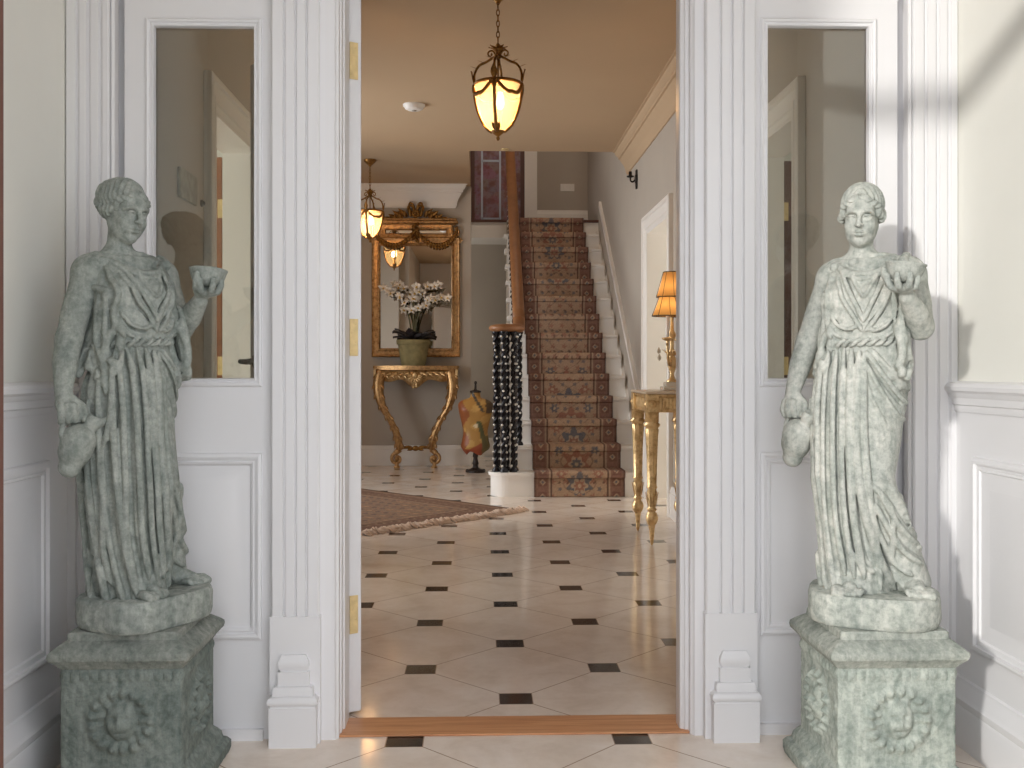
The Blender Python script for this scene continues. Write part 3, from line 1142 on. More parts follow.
# outer reeded casings beside the corners
yf = 2.690
m = MB()
m.prism(reeded(max(XL + .001, X(65, yf)), X(109, yf), yf, YP + .01, [X(77, yf), X(88.5, yf), X(100, yf)], .006, .008), 0, 2.78)
m.prism([(X(109, yf) + .0, YP + .006), (X(109, yf), yf + .012), (X(110.5, yf), yf + .006), (X(113, yf), yf + .012), (X(113, yf), YP + .01)], 0, 2.78)
struct(m.build('trim_casing_left', M_TRIM), 'white reeded casing beside the left corner of the porch', 'casing')
m = MB()
m.prism(reeded(X(914, yf), min(XR - .001, X(963, yf)), yf, YP + .01, [X(926, yf), X(938, yf), X(949.5, yf)], .006, .008), 0, 2.78)
m.prism([(X(910, yf), YP + .006), (X(910, yf), yf + .012), (X(912, yf), yf + .006), (X(914, yf), yf + .012), (X(914, yf), YP + .01)], 0, 2.78)
struct(m.build('trim_casing_right', M_TRIM), 'white reeded casing beside the right corner of the porch', 'casing')

# sidelights
BEAD = [(0, 0), (.002, .006), (.008, .009), (.014, .007), (.016, .001), (.020, .001), (.023, .004), (.027, .003), (.030, -.006), (.030, -.014)]
PANEL = [(0, 0), (.002, .007), (.009, .010), (.015, .008), (.017, .001), (.021, .001), (.024, .004), (.029, .002), (.034, -.006), (.050, -.006), (.075, .003)]
for nm, (a, b, g0, g1, p0, p1), lab in (('window_1', (124, 271, 153, 252, 145, 262), 'left'), ('window_2', (755, 898, 770, 868, 760, 877), 'right')):
    w = struct(empty(nm, ((X(a) + X(b)) / 2, YP, 0)), 'tall white-framed sidelight window on the %s of the doorway' % lab, 'window')
    ox, oy = w.location.x, w.location.y
    x0, x1 = X(a) - ox, X(b) - ox
    gx0, gx1, gz0, gz1 = X(g0) - ox, X(g1) - ox, az(378, YP, g0), az(26, YP, g0)
    px0, px1 = X(p0) - ox, X(p1) - ox
    m = MB()
    f0, f1 = 0.004, .075
    st = .03                                 # moulding width already inside the hole
    hx0, hx1 = gx0 - .0, gx1 + .0
    m.box(x0, px0, f0, f1, 0, 2.05).box(px1, x1, f0, f1, 0, 2.05)
    m.box(px0, px1, f0, f1, gz1 + .024, 2.05).box(px0, px1, f0, f1, .775, gz0 - .024).box(px0, px1, f0, f1, 0, .27)
    m.box(px0 - .01, px1 + .004, -.010, f1, 0, .030)
    m.build('sash_frame', M_TRIM, w)
    s = (px1 - px0 - (gx1 - gx0)) / 2 / .030
    m = MB()
    m.ring_rect(px0, px1, gz0 - .024, gz1 + .024, [(d * .8, h) for d, h in BEAD], 'xz', f0, 1)
    m.build('glazing_bead', M_TRIM, w, auto=25)
    m = MB()
    m.ring_rect(px0, px1, .27, .775, PANEL, 'xz', f0, 1, fill=True)
    m.build('raised_panel', M_TRIM, w, auto=25)
    m = MB()
    m.box(px0 + .02, px1 - .02, .020, .024, gz0 - .004, gz1 + .004)
    m.build('glass_pane', M_GLASS, w)
# recessed strips between casing and sidelight
for nm, (a, b) in (('trim_recess_left', (113, 124)), ('trim_recess_right', (898, 910))):
    pass

# pilasters with stepped plinths
for nm, (a, b), (pa, pb), gr, lab in (('trim_pilaster_left', (271, 319), (269.3, 315.7), (284, 295.3, 306.5), 'left'), ('trim_pilaster_right', (706, 756), (712.8, 760), (720.6, 732, 743.2), 'right')):
    yp = 2.690
    m = MB()
    m.prism(reeded(X(a, yp), X(b, yp), yp, YP + .01, [X(g, yp) for g in gr], .0042, .008), .34, 2.78)
    m.prism([(X(a, yp) - .003, YP + .01), (X(a, yp) - .003, yp - .004), (X(b, yp) + .003, yp - .004), (X(b, yp) + .003, YP + .01)], 0, .34)
    pil = struct(m.build(nm, M_TRIM), 'white fluted pilaster on the %s of the doorway' % lab, 'pilaster')
    xc = (ax(pa, 2.66) + ax(pb, 2.66)) / 2
    lev = [(0, .062), (.106, .062), (.1065, .059), (.110, .059), (.113, .064), (.118, .0665), (.124, .0665), (.130, .063), (.134, .057), (.135, .0535), (.150, .0535), (.158, .050), (.1595, .0415),
           (.196, .0415), (.1965, .036), (.201, .0365), (.206, .0395), (.212, .041), (.219, .041), (.226, .039), (.232, .035), (.238, .033), (.240, .031)]
    vs, fs = [], []
    for z, h in lev:
        yy = yp - .004 - max(.006, (h - .022) * .8)
        vs += [(xc - h, yp, z), (xc - h, yy, z), (xc + h, yy, z), (xc + h, yp, z)]
    for i in range(len(lev) - 1):
        for k in range(4):
            fs.append((i * 4 + k, i * 4 + (k + 1) % 4, (i + 1) * 4 + (k + 1) % 4, (i + 1) * 4 + k))
    n = (len(lev) - 1) * 4
    fs += [(3, 2, 1, 0), (n, n + 1, n + 2, n + 3)]
    MB().add(vs, fs).build('stepped_plinth', M_TRIM, pil, auto=32)

# door lining (both jambs and the head)
lin = MB()
yl = YP - .008
profR = [(X(707, yl), YP + .01), (X(707, yl), yl), (xRi + .010, yl), (xRi + .006, yl + .006), (xRi, yl + .010), (xRi, 2.742), (xRi - .010, 2.742), (xRi - .013, 2.747), (xRi - .022, 2.752), (xRi - .024, 2.758), (xRi - .024, 2.80), (xRi + .004, 2.80), (xRi + .004, YB + .004), (xRi + .03, YB + .004), (xRi + .03, YP + .01)]
profL = [(X(319, yl), YP + .01), (X(319, yl), yl), (xLi - .010, yl), (xLi - .006, yl + .006), (xLi, yl + .010), (xLi, 2.745), (xLi + .004, 2.748), (xLi + .004, 2.775), (xLi + .009, 2.780), (xLi + .009, YB + .004), (xLi - .03, YB + .004), (xLi - .03, YP + .01)]
lin.prism(profR, 0, 2.16)
lin.prism(profL, 0, 2.16)
lin.box(X(319, yl), X(707, yl), yl + .0005, YB + .0035, 2.12, 2.26)
struct(lin.build('trim_door_lining', M_TRIM), 'white stepped lining and architrave of the open doorway', 'door lining')

# inner door leaf, open into the hall
HX, HY = ax(347.5, 2.885), 2.885
al = math.radians(31)
d2 = struct(empty('door_2', (HX, HY, 0), math.radians(90 + 31)), 'white inner door standing open into the hall', 'door')
m = MB()
W_, T_ = .87, .044
# local: x along the leaf from the hinge, y towards the thickness
m.cbox(0, W_, -T_, 0, .012, 2.10, .003)
m.build('leaf', M_TRIM, d2)
for (ya, yb) in ((43, 80), (319, 356), (595, 633)):
    m = MB()
    z0, z1 = az(yb, 2.885), az(ya, 2.885)
    m.cbox(-.003, .0, -.032, -.006, z0, z1, .0008)
    m.lathe([(.005, z0), (.005, z1)], (-.001, .004, 0), 10)
    for k in range(4):
        m.ball((-.0035, -.019 + .006 * (-1) ** k, z0 + (z1 - z0) * (.14 + .24 * k)), (.0012, .003, .003), 8, 4)
    m.build('hinge', M_BRASS, d2)
m = MB()
m.lathe([(.024, 0), (.024, .006), (.012, .010), (.010, .03)], (0, 0, 0), 16, mat=Matrix.Rotation(-PI / 2, 3, 'X'))
vs = m.v
m.v = [(x + W_ - .055, y, z + 1.03) for x, y, z in vs]
m.tube([(W_ - .055, .03, 1.03), (W_ - .055, .052, 1.03), (W_ - .07, .058, 1.03), (W_ - .15, .06, 1.025)], [.009, .009, .009, .007], 10)
m.build('lever_handle', M_DARKM, d2)
m = MB()
m.tube([(W_ + .001, -.022, 1.03), (W_ + .045, -.022, 1.03)], [.012, .012], 10).box(W_, W_ + .002, -.034, -.010, .90, 1.16)
m.build('latch', M_DARKM, d2)

# ------------------------------------------------------------------ hall shell
YW = 10.5
T2 = 2.055


def casing_y(m, xs, sg, y0, y1, zt, w=.13, side=0.03):
    """architrave round an opening in a wall that faces +-x: legs and head with a stepped profile"""
    prof = [(0, 0), (0, side), (.012, side + .006), (.030, side + .006), (.036, side - .006), (.075, side - .010), (.080, side - .004), (.100, side - .006), (.106, side - .014), (w, side - .016), (w, 0)]
    # u measured from the outer edge inwards
    yo0, yo1, zo = y0 - w, y1 + w, zt + w
    vs, fs = [], []
    for u, h in prof:
        x = xs + sg * h
        vs += [(x, yo0 + u, 0), (x, yo0 + u, zo - u), (x, yo1 - u, zo - u), (x, yo1 - u, 0)]
    for i in range(len(prof) - 1):
        for k in range(3):
            fs.append((i * 4 + k, i * 4 + k + 1, (i + 1) * 4 + k + 1, (i + 1) * 4 + k))
    m.add(vs, fs)
    return m


XHL = -1.09
TL, TR = .15, .18
dA = (4.11, 4.86)
wallbox('wall_left_hall', M_WALLH, [(XHL - TL, XHL, YB, dA[0], 0, ZC), (XHL - TL, XHL, dA[1], 5.6, 0, ZC), (XHL - TL, XHL, dA[0], dA[1], T2 + .02, ZC)], 'warm grey left wall of the hall seen through the sidelight')
dB = (6.87, 7.74)
wallbox('wall_right_hall', M_WALLH, [(XR, XR + TR, YB, dA[0], 0, ZC), (XR, XR + TR, dA[1], dB[0], 0, ZC), (XR, XR + TR, dB[1], 12.25, 0, 5.2),
                                     (XR, XR + TR, dA[0], dA[1], T2 + .02, ZC), (XR, XR + TR, dB[0], dB[1], 2.09, ZC), (XR, XR + TR, YB, dB[1], ZC, 5.2)], 'warm grey right wall of the hall beside the stairs')
for nm, xs, sg, (y0, y1), zt, T, lab in (('trim_doorway_left', XHL, 1, dA, T2, TL, 'doorway in the left hall wall'), ('trim_doorway_right', XR, -1, dA, T2, TR, 'nearer doorway in the right hall wall'), ('trim_doorway_far', XR, -1, dB, 2.07, TR, 'farther doorway behind the gilt side table')):
    m = MB()
    casing_y(m, xs, sg, y0, y1, zt)
    a, b = sorted((xs - sg * T, xs + sg * .012))
    m.box(a, b, y0 - .03, y0 + .012, 0, zt).box(a, b, y1 - .012, y1 + .03, 0, zt).box(a, b, y0, y1, zt - .012, zt + .03)
    struct(m.build(nm, M_TRIMH), 'white architrave of the ' + lab, 'casing')
# doors that stand open in the side rooms
for nm, xs, sg, y1, T, mat, lab, wid in (('door_3', XHL - TL, -1, dA[1], TL, M_OAK, 'oak door open beyond the left hall doorway', .72), ('door_4', XR + TR, 1, dA[1], TR, M_BROWN, 'dark brown door open beyond the nearer right doorway', .72), ('door_5', XR + TR, 1, dB[1], TR, M_TRIMH, 'white door open beyond the farther right doorway', .9)):
    d = struct(empty(nm, (xs, y1 + .01, 0)), lab, 'door')
    m = MB()
    a, b = sorted((sg * .006, sg * wid))
    m.cbox(a, b, 0, .042, .01, 2.03, .003)
    m.build('leaf', mat, d)
    for z in (.22, 1.02, 1.78):
        m = MB()
        a, b = sorted((-sg * .002, sg * .028))
        m.cbox(a, b, -.003, .002, z - .045, z + .045, .0008).lathe([(.006, z - .045), (.006, z + .045)], (sg * .0, -.004, 0), 8)
        m.build('hinge', M_BRASS, d)
# side rooms (only what the open doors could show)
wallbox('wall_left_room', M_WALLP, [(-3.3, -3.2, 3.0, 5.6, 0, 2.6), (-3.2, XHL - TL - .001, 3.0, 3.1, 0, 2.6), (-3.2, XHL - TL - .001, 5.5, 5.6, 0, 2.6), (-3.3, XHL - TL - .001, 3.0, 5.6, 2.6, 2.7)], 'plain walls of the room left of the hall')
wallbox('wall_right_room', M_WALLP, [(3.2, 3.3, 3.0, 9.2, 0, 2.6), (XR + TR + .001, 3.2, 3.0, 3.1, 0, 2.6), (XR + TR + .001, 3.2, 9.1, 9.2, 0, 2.6), (XR + TR + .001, 3.2, 5.8, 5.9, 0, 2.6), (XR + TR + .001, 3.3, 3.0, 9.2, 2.6, 2.7)], 'plain walls of the rooms right of the hall')
struct(MB().box(1.5001, 3.3, 3.0, 9.2, -.08, -.001).build('floor_right_room', M_FLOORH), 'floor of the rooms right of the hall', 'floor')

struct(MB().box(-3.3, XR + TR, YB, 8.8, ZC, ZC + .22).box(-3.3, -.10, 8.8, YW + .1, ZC, ZC + .22).build('ceiling_hall', M_CEIL), 'hall ceiling above the lanterns, its paint toned down for dim light', 'ceiling')
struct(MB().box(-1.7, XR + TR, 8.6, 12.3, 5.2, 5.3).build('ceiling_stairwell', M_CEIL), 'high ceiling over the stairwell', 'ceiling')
xe = ax(471, YW)
wallbox('wall_back_hall', M_WALLH, [(-3.3, xe, YW, YW + .15, 0, ZC)], 'warm grey far wall behind the gilt mirror')
wallbox('wall_recess', M_WALLH, [(-1.6, 1.31, 11.62, 11.72, 0, 2.53), (-1.7, -1.6, YW + .15, 11.72, 0, 2.53)], 'grey wall in the recess left of the stairs')
wallbox('wall_landing', M_WALLH, [(-1.7, XR, 12.12, 12.25, 2.5, 5.2), (-1.7, -1.6, 8.8, 12.12, 2.9, 5.2), (-1.6, XR, 8.7, 8.79, ZC + .22, 5.2)], 'warm grey walls above the stair landing')
wallbox('wall_west_hall', M_WALLH, [(-3.3, -3.2, 5.6, 6.6, 0, ZC), (-3.3, -3.2, 8.4, YW, 0, ZC), (-3.3, -3.2, 6.6, 8.4, 0, .5), (-3.3, -3.2, 6.6, 8.4, 2.4, ZC), (-3.2, XHL - TL, 5.6, 5.7, 0, ZC)], 'warm grey window wall at the left end of the hall')
w = struct(empty('window_3', (-3.25, 7.5, .5)), 'tall window at the left end of the hall', 'window')
m = MB()
for y in (-.9, -.03, .84):
    m.box(-.03, .03, y, y + .06, 0, 1.9)
m.box(-.03, .03, -.9, .9, 0, .06).box(-.03, .03, -.9, .9, 1.84, 1.9).box(-.02, .02, -.9, .9, .92, .96)
m.build('sash_frame', M_TRIMH, w)
MB().box(-.003, .003, -.86, .86, .04, 1.86).build('glass_pane', M_GLASS, w)

# cornices
CP = [(0, 0), (0, -.200), (.010, -.200), (.016, -.190), (.022, -.180), (.024, -.160), (.040, -.120), (.068, -.085), (.074, -.070), (.088, -.068), (.090, -.050), (.104, -.040), (.118, -.022), (.120, -.010), (.135, -.008), (.135, 0)]
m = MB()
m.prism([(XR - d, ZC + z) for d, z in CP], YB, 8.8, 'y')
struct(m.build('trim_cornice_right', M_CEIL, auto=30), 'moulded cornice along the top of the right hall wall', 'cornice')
m = MB()
x1 = ax(467, YW - .13)
vs = [(-3.2, YW - d * 1.15, ZC + z * 1.15) for d, z in CP] + [(x1 - .13 + d * 1.0, YW - d * 1.15, ZC + z * 1.15) for d, z in CP]
n = len(CP)
m.add(vs, [(i, i + 1, n + i + 1, n + i) for i in range(n - 1)] + [tuple(range(n, 2 * n)), tuple(range(n - 1, -1, -1))])
struct(m.build('trim_cornice_back', M_TRIMH, auto=30), 'white moulded cornice above the gilt mirror', 'cornice')

# skirtings of the hall
SP = [(0, 0), (.025, 0), (.025, .15), (.020, .16), (.022, .17), (.014, .19), (.010, .205), (0, .21)]
m = MB()
m.prism([(YW - d, z) for d, z in SP], -3.2, xe, 'x').prism([(11.62 - d, z) for d, z in SP], -1.6, .30, 'x')
struct(m.build('baseboard_back', M_TRIMH, auto=30), 'white skirting along the far hall wall', 'skirting')
m = MB()
for (a, b) in ((YB + .01, dA[0] - .13), (dA[1] + .13, dB[0] - .13)):
    m.prism([(XR - d, z) for d, z in SP], a, b, 'y')
for (a, b) in ((YB + .01, dA[0] - .13), (dA[1] + .13, 5.6)):
    m.prism([(XHL + d, z) for d, z in SP], a, b, 'y')
struct(m.build('baseboard_hall', M_TRIMH, auto=30), 'white skirting along the side walls of the hall', 'skirting')
# ------------------------------------------------------------------ stairs
RI, TR_, Y0 = .190, .243, 7.85
NS = 14
YT = Y0 + 13 * TR_
st = struct(empty('staircase', (.79, Y0, 0)), 'white painted straight staircase rising along the right wall', 'staircase')
SX0, SX1 = .29, 1.285
SX = st.location.x


def loc(m):
    """shift a mesh given in world coordinates to the staircase's own frame"""
    m.v = [(x - st.location.x, y - st.location.y, z - st.location.z) for x, y, z in m.v]
    return m


for k in range(1, NS):
    yk = Y0 + (k - 1) * TR_
    m = MB()
    x0 = SX0
    if k == 1:       # curtail step with a rounded end
        c = Vector((.225, yk + .155))
        out = []
        for i in range(17):
            a = PI / 2 + PI * i / 16
            out.append((c.x + .158 * math.cos(a), c.y - .0 + .165 * math.sin(a)))
        pts = [(SX1, yk - .01)] + [(SX1, yk + TR_ + .02)] + out
        m.prism(pts, RI - .028, RI)
        c2 = [(c.x + .140 * math.cos(PI / 2 + PI * i / 16), c.y + .147 * math.sin(PI / 2 + PI * i / 16)) for i in range(17)]
        m.prism([(SX1, yk + .008), (SX1, yk + TR_)] + c2, 0, RI - .028)
    else:
        m.cbox(x0 - .03, SX1, yk - .022, yk + TR_ + .02, k * RI - .028, k * RI, .006)
        m.box(x0, SX1, yk, yk + .02, (k - 1) * RI, k * RI - .028)
        m.box(x0 - .028, x0, yk + .0, yk + TR_ - .03, k * RI - .045, k * RI - .028)
    loc(m).build('step', M_TRIMH, st)
m = MB()
pts = [(Y0 + TR_, 0)]
for k in range(2, NS + 1):
    pts += [(Y0 + (k - 1) * TR_ + .001, (k - 1) * RI - .029), (Y0 + (k - 1) * TR_ + .001, k * RI - .029)]
pts += [(YT + .05, NS * RI - .029), (YT + .05, 0)]
m.prism(pts, SX0 + .002, SX0 + .03, 'x')
loc(m).build('outer_string', M_WALLH, st)
m = MB()
nz = lambda y: RI + (y - Y0) * RI / TR_
m.prism([(Y0, 0), (Y0, nz(Y0) - .12), (YT, nz(YT) - .12), (YT, nz(YT) - .35), (Y0 + .5, 0)], SX1, XR, 'x')
loc(m).build('wall_string', M_TRIMH, st)
m = MB()
m.prism([(Y0 - .15, nz(Y0 - .15) + .345), (Y0 - .15, nz(Y0 - .15) + .41), (YT - .25, nz(YT - .25) + .36), (YT - .25, nz(YT - .25) + .295)], XR - .028, XR, 'x')
struct(m.build('trim_stair_dado', M_TRIMH), 'slim white rail sloping up the wall beside the stairs', 'dado rail')
# landing
struct(MB().box(-1.6, XR, YT + .005, 12.12, NS * RI - .20, NS * RI - .03).build('landing_slab', M_TRIMH), 'white edge of the stair landing', 'landing')
struct(MB().box(-1.6, XR, YT - .015, 12.12, NS * RI - .03, NS * RI - .002).build('landing_floor', M_BROWN), 'dark red wooden floor of the stair landing', 'floor')
m = MB()
m.prism([(12.12 - d, NS * RI + z * 1.35) for d, z in SP], ax(523, 12.1), XR, 'x')
m.box(ax(523.5, 12.1), ax(537, 12.1), 12.08, 12.12, NS * RI, 4.9).box(ax(524.5, 12.1), ax(528, 12.1), 12.07, 12.12, NS * RI, 4.9)
struct(m.build('trim_landing', M_TRIMH), 'white skirting and upright casing at the head of the stairs', 'trim')
# stained glass beside the landing
def m_stained():
    mm = NT('stained_glass')
    c = mm.coord()
    v = mm.node('ShaderNodeTexVoronoi')
    v.inputs['Scale'].default_value = 9
    mm.link(c, v.inputs[0])
    col = mm.ramp(mm.noise(c, 7, 4, .6), [(.3, srgb(92, 56, 52)), (.45, srgb(118, 80, 76)), (.55, srgb(128, 104, 108)), (.7, srgb(112, 66, 50))])
    col = mm.mix(.12, col, v.outputs['Color'], 'OVERLAY')
    mm.set(Base_Color=col, Roughness=.25, Emission_Color=col, Emission_Strength=.12)
    return mm.mat


M_LEAD = simple('pale_lead_came', srgb(190, 200, 216), .4, .2)
w4 = struct(empty('window_4', (ax(498, 12.1), 12.10, NS * RI)), 'stained glass window beside the stair landing', 'window')
wx0, wx1 = ax(473, 12.1) - w4.location.x, ax(522, 12.1) - w4.location.x
MB().box(wx0, wx1, -.004, .004, .05, 2.3).build('stained_panes', m_stained(), w4)
m = MB()
for px in (482, 500, 513):
    x = ax(px, 12.1) - w4.location.x
    m.box(x - .012, x + .012, -.014, -.003, .12, 2.2)
xa, xb = ax(482, 12.1) - w4.location.x, ax(500, 12.1) - w4.location.x
m.box(xa, xb, -.014, -.003, .16, .185).box(xa, xb, -.014, -.003, .86, .885)
m.build('lead_cames', M_LEAD, w4)
MB().ring_rect(wx0 - .03, wx1 + .03, 0, 2.35, [(0, 0), (0, .03), (.05, .03), (.05, 0)], 'xz', .0).build('window_frame', M_BROWN, w4)
sw = thing('light_switch', 'pale double switch plate on the wall at the head of the stairs', 'light switch', (ax(567.5, 12.1), 12.118, az(187, 12.1)))
MB().cbox(-.085, .085, -.008, 0, -.045, .045, .003).build('switch_plate', M_TRIMH, sw)
m = MB()
for x in (-.04, .04):
    m.cbox(x - .012, x + .012, -.013, -.008, -.02, .02, .002)
    m.build('rocker', M_TRIMH, sw)
    m = MB()

# banister
M_RAIL = simple('polished_wood_rail', srgb(146, 100, 64), .45, var=.14, scale=10)
M_IRON = simple('black_twisted_iron', srgb(30, 29, 34), .28, .3, var=.1)
M_GLINT = simple('painted_glint', srgb(225, 222, 216), .3)  # pale beads stand in for highlights on the shiny iron
VC = Vector((.192, 7.985))
VZ = 1.335
ban = thing('banister', 'wooden handrail with a curled end on black twisted balusters', 'banister', (VC.x, VC.y, RI))
bx, by, bz = ban.location


def bl(m):
    m.v = [(x - bx, y - by, z - bz) for x, y, z in m.v]
    return m


m = MB()
xr_ = .325
path = [(xr_, 11.15, VZ + (11.15 - 8.22) * RI / TR_), (xr_, 8.6, VZ + (8.6 - 8.22) * RI / TR_), (xr_, 8.40, VZ + .125), (xr_ - .005, 8.24, VZ + .032), (xr_ - .012, 8.10, VZ)]
path = spline(path, 6)
for i in range(1, 30):
    a = i / 29 * 1.6 * PI
    rad = .112 - .054 * i / 29
    path.append(Vector((VC.x + rad * math.cos(a - .0), VC.y + .0 - rad * math.sin(a) + .02 * (1 - i / 29), VZ)))
m.tube(path, [.052] * (len(path) - 29) + list(np.linspace(.052, .038, 29)), 14, flat=.62)
m.lathe([(.0, VZ - .022), (.068, VZ - .022), (.076, VZ - .008), (.076, VZ + .008), (.068, VZ + .022), (0, VZ + .027)], (VC.x, VC.y, 0), 28)
bl(m).build('handrail', M_RAIL, ban)


def baluster(x, y, z0, z1, name='baluster'):
    """two strands wound round each other, with pale beads as painted highlights where they cross"""
    m = MB()
    turns = (z1 - z0) / .13
    n = max(24, int(turns * 9))
    for ph in (0, PI):
        P = []
        for i in range(n + 1):
            t = i / n
            a = turns * 2 * PI * t + ph
            P.append((x + .0125 * math.cos(a), y + .0125 * math.sin(a), z0 + (z1 - z0) * t))
        m.tube(P, .0135, 7)
    m.lathe([(.032, z0), (.032, z0 + .012), (.022, z0 + .03)], (x, y, 0), 12)
    m.lathe([(.022, z1 - .03), (.032, z1 - .008), (.032, z1)], (x, y, 0), 12)
    k = int((z1 - z0) / .054)
    for i in range(k):
        z = z0 + .05 + i * .054
        a = (z - z0) / .13 * 2 * PI + PI / 2
        for s in (0, PI):
            m.ball((x + .0225 * math.cos(a + s), y + .0225 * math.sin(a + s), z), .0100, 6, 4, 1)
    return bl(m).build(name, [M_IRON, M_GLINT], ban)


for i in range(6):
    a = 2 * PI * i / 6 + .35
    baluster(VC.x + .012 + .080 * math.cos(a), VC.y + .080 * math.sin(a), RI, VZ - .030)
for k in range(2, NS):
    y = Y0 + (k - 1) * TR_ + .14
    zt = VZ + max(0, y - 8.22) * RI / TR_ - .03
    baluster(xr_, y, k * RI, zt)

# stair carpet: runner laid over treads and risers
CW, CX0, CX1 = .717, .425, 1.142
path = [(Y0 - .012, .002)]
for k in range(1, NS + 1):
    yk = Y0 + (k - 1) * TR_
    g = .0105
    path += [(yk - g if k > 1 else yk - .002, k * RI - .040), (yk - .033, k * RI - .030), (yk - .034, k * RI + .002), (yk - .022, k * RI + g), (yk + TR_ - g, k * RI + g)]
path = path[:-1] + [(Y0 + 13 * TR_ + .45, NS * RI + .0105)]
pp, ss = [path[0]], [0.0]
for a, b in zip(path[:-1], path[1:]):
    L = math.hypot(b[0] - a[0], b[1] - a[1])
    n = max(1, int(L / .007))
    for i in range(1, n + 1):
        pp.append((a[0] + (b[0] - a[0]) * i / n, a[1] + (b[1] - a[1]) * i / n))
        ss.append(ss[-1] + L / n)
pp, ss = np.array(pp), np.array(ss)
NU = 104
U = np.linspace(0, 1, NU)


def C_(r, g, b):
    return np.array(srgb(r, g, b)[:3], np.float32)


def hash01(a, b):
    return np.modf(np.abs(np.sin(a * 127.1 + b * 311.7) * 43758.5453))[0]


def runner_colors(u, s):
    """u across in metres from the centre line, s along in metres"""
    w = CW / 2
    au = np.abs(u)
    field = C_(172, 144, 120)
    rust, dk, cream, navy, rose = C_(136, 104, 90), C_(92, 74, 66), C_(184, 160, 134), C_(92, 96, 104), C_(148, 102, 86)
    col = np.tile(field, u.shape + (1,)).astype(np.float32)

    def paint(mask, c, f=1.0):
        m_ = (mask * f)[..., None]
        col[:] = col * (1 - m_) + c * m_
    fld = au < w * .60
    P = RI + TR_
    # small sprigs scattered over the field
    for (pu, ps, off, c1, rr) in ((.105, .12, 0, rose, .020), (.105, .12, .5, navy, .014), (.07, .16, .3, dk, .010)):
        cu = np.round((u + off * pu) / pu) * pu - off * pu
        cs = np.round((s + off * ps) / ps) * ps - off * ps
        ph = np.arctan2(s - cs, u - cu)
        d = np.hypot(u - cu, s - cs)
        paint((d < rr * (1 + .35 * np.cos(5 * ph))) & fld, c1, .72)
    # vines
    paint((np.abs(u - .13 * np.sin(s * 2 * PI / P)) < .006) & fld, dk, .45)
    paint((np.abs(u + .13 * np.sin(s * 2 * PI / P)) < .006) & fld, dk, .45)
    # large palmettes, one on every riser, blue and red in turn
    for k in range(NS + 1):
        s0 = k * P + .085
        dy, dx = s - s0, u
        ph = np.arctan2(dy, dx)
        d = np.hypot(dx, dy * 1.05)
        main = navy if k % 2 == 0 else rose
        paint(d < .092 * (1 + .22 * np.cos(7 * (ph - PI / 2))) * (1 + .25 * np.sin(ph)), main, .85)
        paint(d < .060 * (1 + .18 * np.cos(6 * ph)), cream, .8)
        paint(d < .042 * (1 + .2 * np.cos(8 * ph)), rose if k % 2 == 0 else navy, .85)
        paint(d < .016, cream, .9)
        for sg in (-1, 1):
            d2 = np.hypot(u - sg * .145, s - s0 - .12)
            ph2 = np.arctan2(s - s0 - .12, u - sg * .145)
            paint((d2 < .034 * (1 + .3 * np.cos(6 * ph2))) & fld, rose if k % 2 == 0 else navy, .8)
            paint(d2 < .012, cream, .9)
    # borders
    bd = au > w * .60
    paint(bd, rust)
    e = (au / w - .60) / .40
    paint(bd & (e < .10), dk, .8)
    paint(bd & (e > .10) & (e < .20), cream, .6)
    paint(bd & (e > .86), dk, .7)
    cs = (np.round(s / .115)) * .115
    q = np.maximum(np.abs(e - .53) * .14, np.abs(s - cs))
    paint(bd & (q < .036), C_(116, 84, 74), .7)
    paint(bd & (np.abs(e - .53) * .14 + np.abs(s - cs) < .026), cream, .75)
    paint(bd & (np.abs(e - .53) * .14 + np.abs(s - cs) < .013), navy, .9)
    n = hash01(np.floor(u / .008), np.floor(s / .008))
    return np.minimum(col * (.92 + .28 * n[..., None]), 1)


xs = CX0 + CW * U
V = np.zeros((len(pp), NU, 3), np.float32)
V[..., 0] = xs[None, :]
V[..., 1] = pp[:, 0][:, None]
V[..., 2] = pp[:, 1][:, None]
C = runner_colors(np.broadcast_to((U - .5) * CW, (len(pp), NU)), np.broadcast_to(ss[:, None], (len(pp), NU)))
I = np.arange(len(pp) * NU).reshape(len(pp), NU)
Q = np.stack([I[:-1, :-1], I[:-1, 1:], I[1:, 1:], I[1:, :-1]], -1).reshape(-1, 4)


def m_wool(name, sheen=.2):
    mm = NT(name)
    a = mm.node('ShaderNodeVertexColor', layer_name='Col')
    c = mm.coord()
    col = mm.mix(.3, a.outputs[0], mm.ramp(mm.noise(c, 160, 3), [(.3, (.6, .6, .6, 1)), (.7, (1, 1, 1, 1))]), 'MULTIPLY')
    mm.set(Base_Color=col, Roughness=.95)
    mm.b.inputs['Specular IOR Level'].default_value = .1
    mm.bump(mm.noise(c, 220, 2), .4, .003)
    return mm.mat


M_WOOL = m_wool('patterned_wool')
run = mesh_np('stair_runner', V.reshape(-1, 3), Q, M_WOOL, None, True, C.reshape(-1, 3))
run.data.set_sharp_from_angle(angle=math.radians(60))
sol = run.modifiers.new('thick', 'SOLIDIFY')
sol.thickness = .008
sol.offset = 1
tag(run, 'patterned rust and tan carpet runner laid down the middle of the stairs', 'stair carpet')

# ------------------------------------------------------------------ rug
RC = Vector((.275, 7.12, 0))
e1 = Vector((-.705, .709, 0)).normalized()
e2 = Vector((-.709, -.705, 0))
rug = thing('fringed_rug', 'old brown patterned rug with a pale fringe lying at an angle', 'rug', tuple(RC))
LW, LL = 1.45, 2.4
na, nb = 150, 240
A_, B_ = np.meshgrid(np.linspace(0, LW, na), np.linspace(0, LL, nb), indexing='ij')


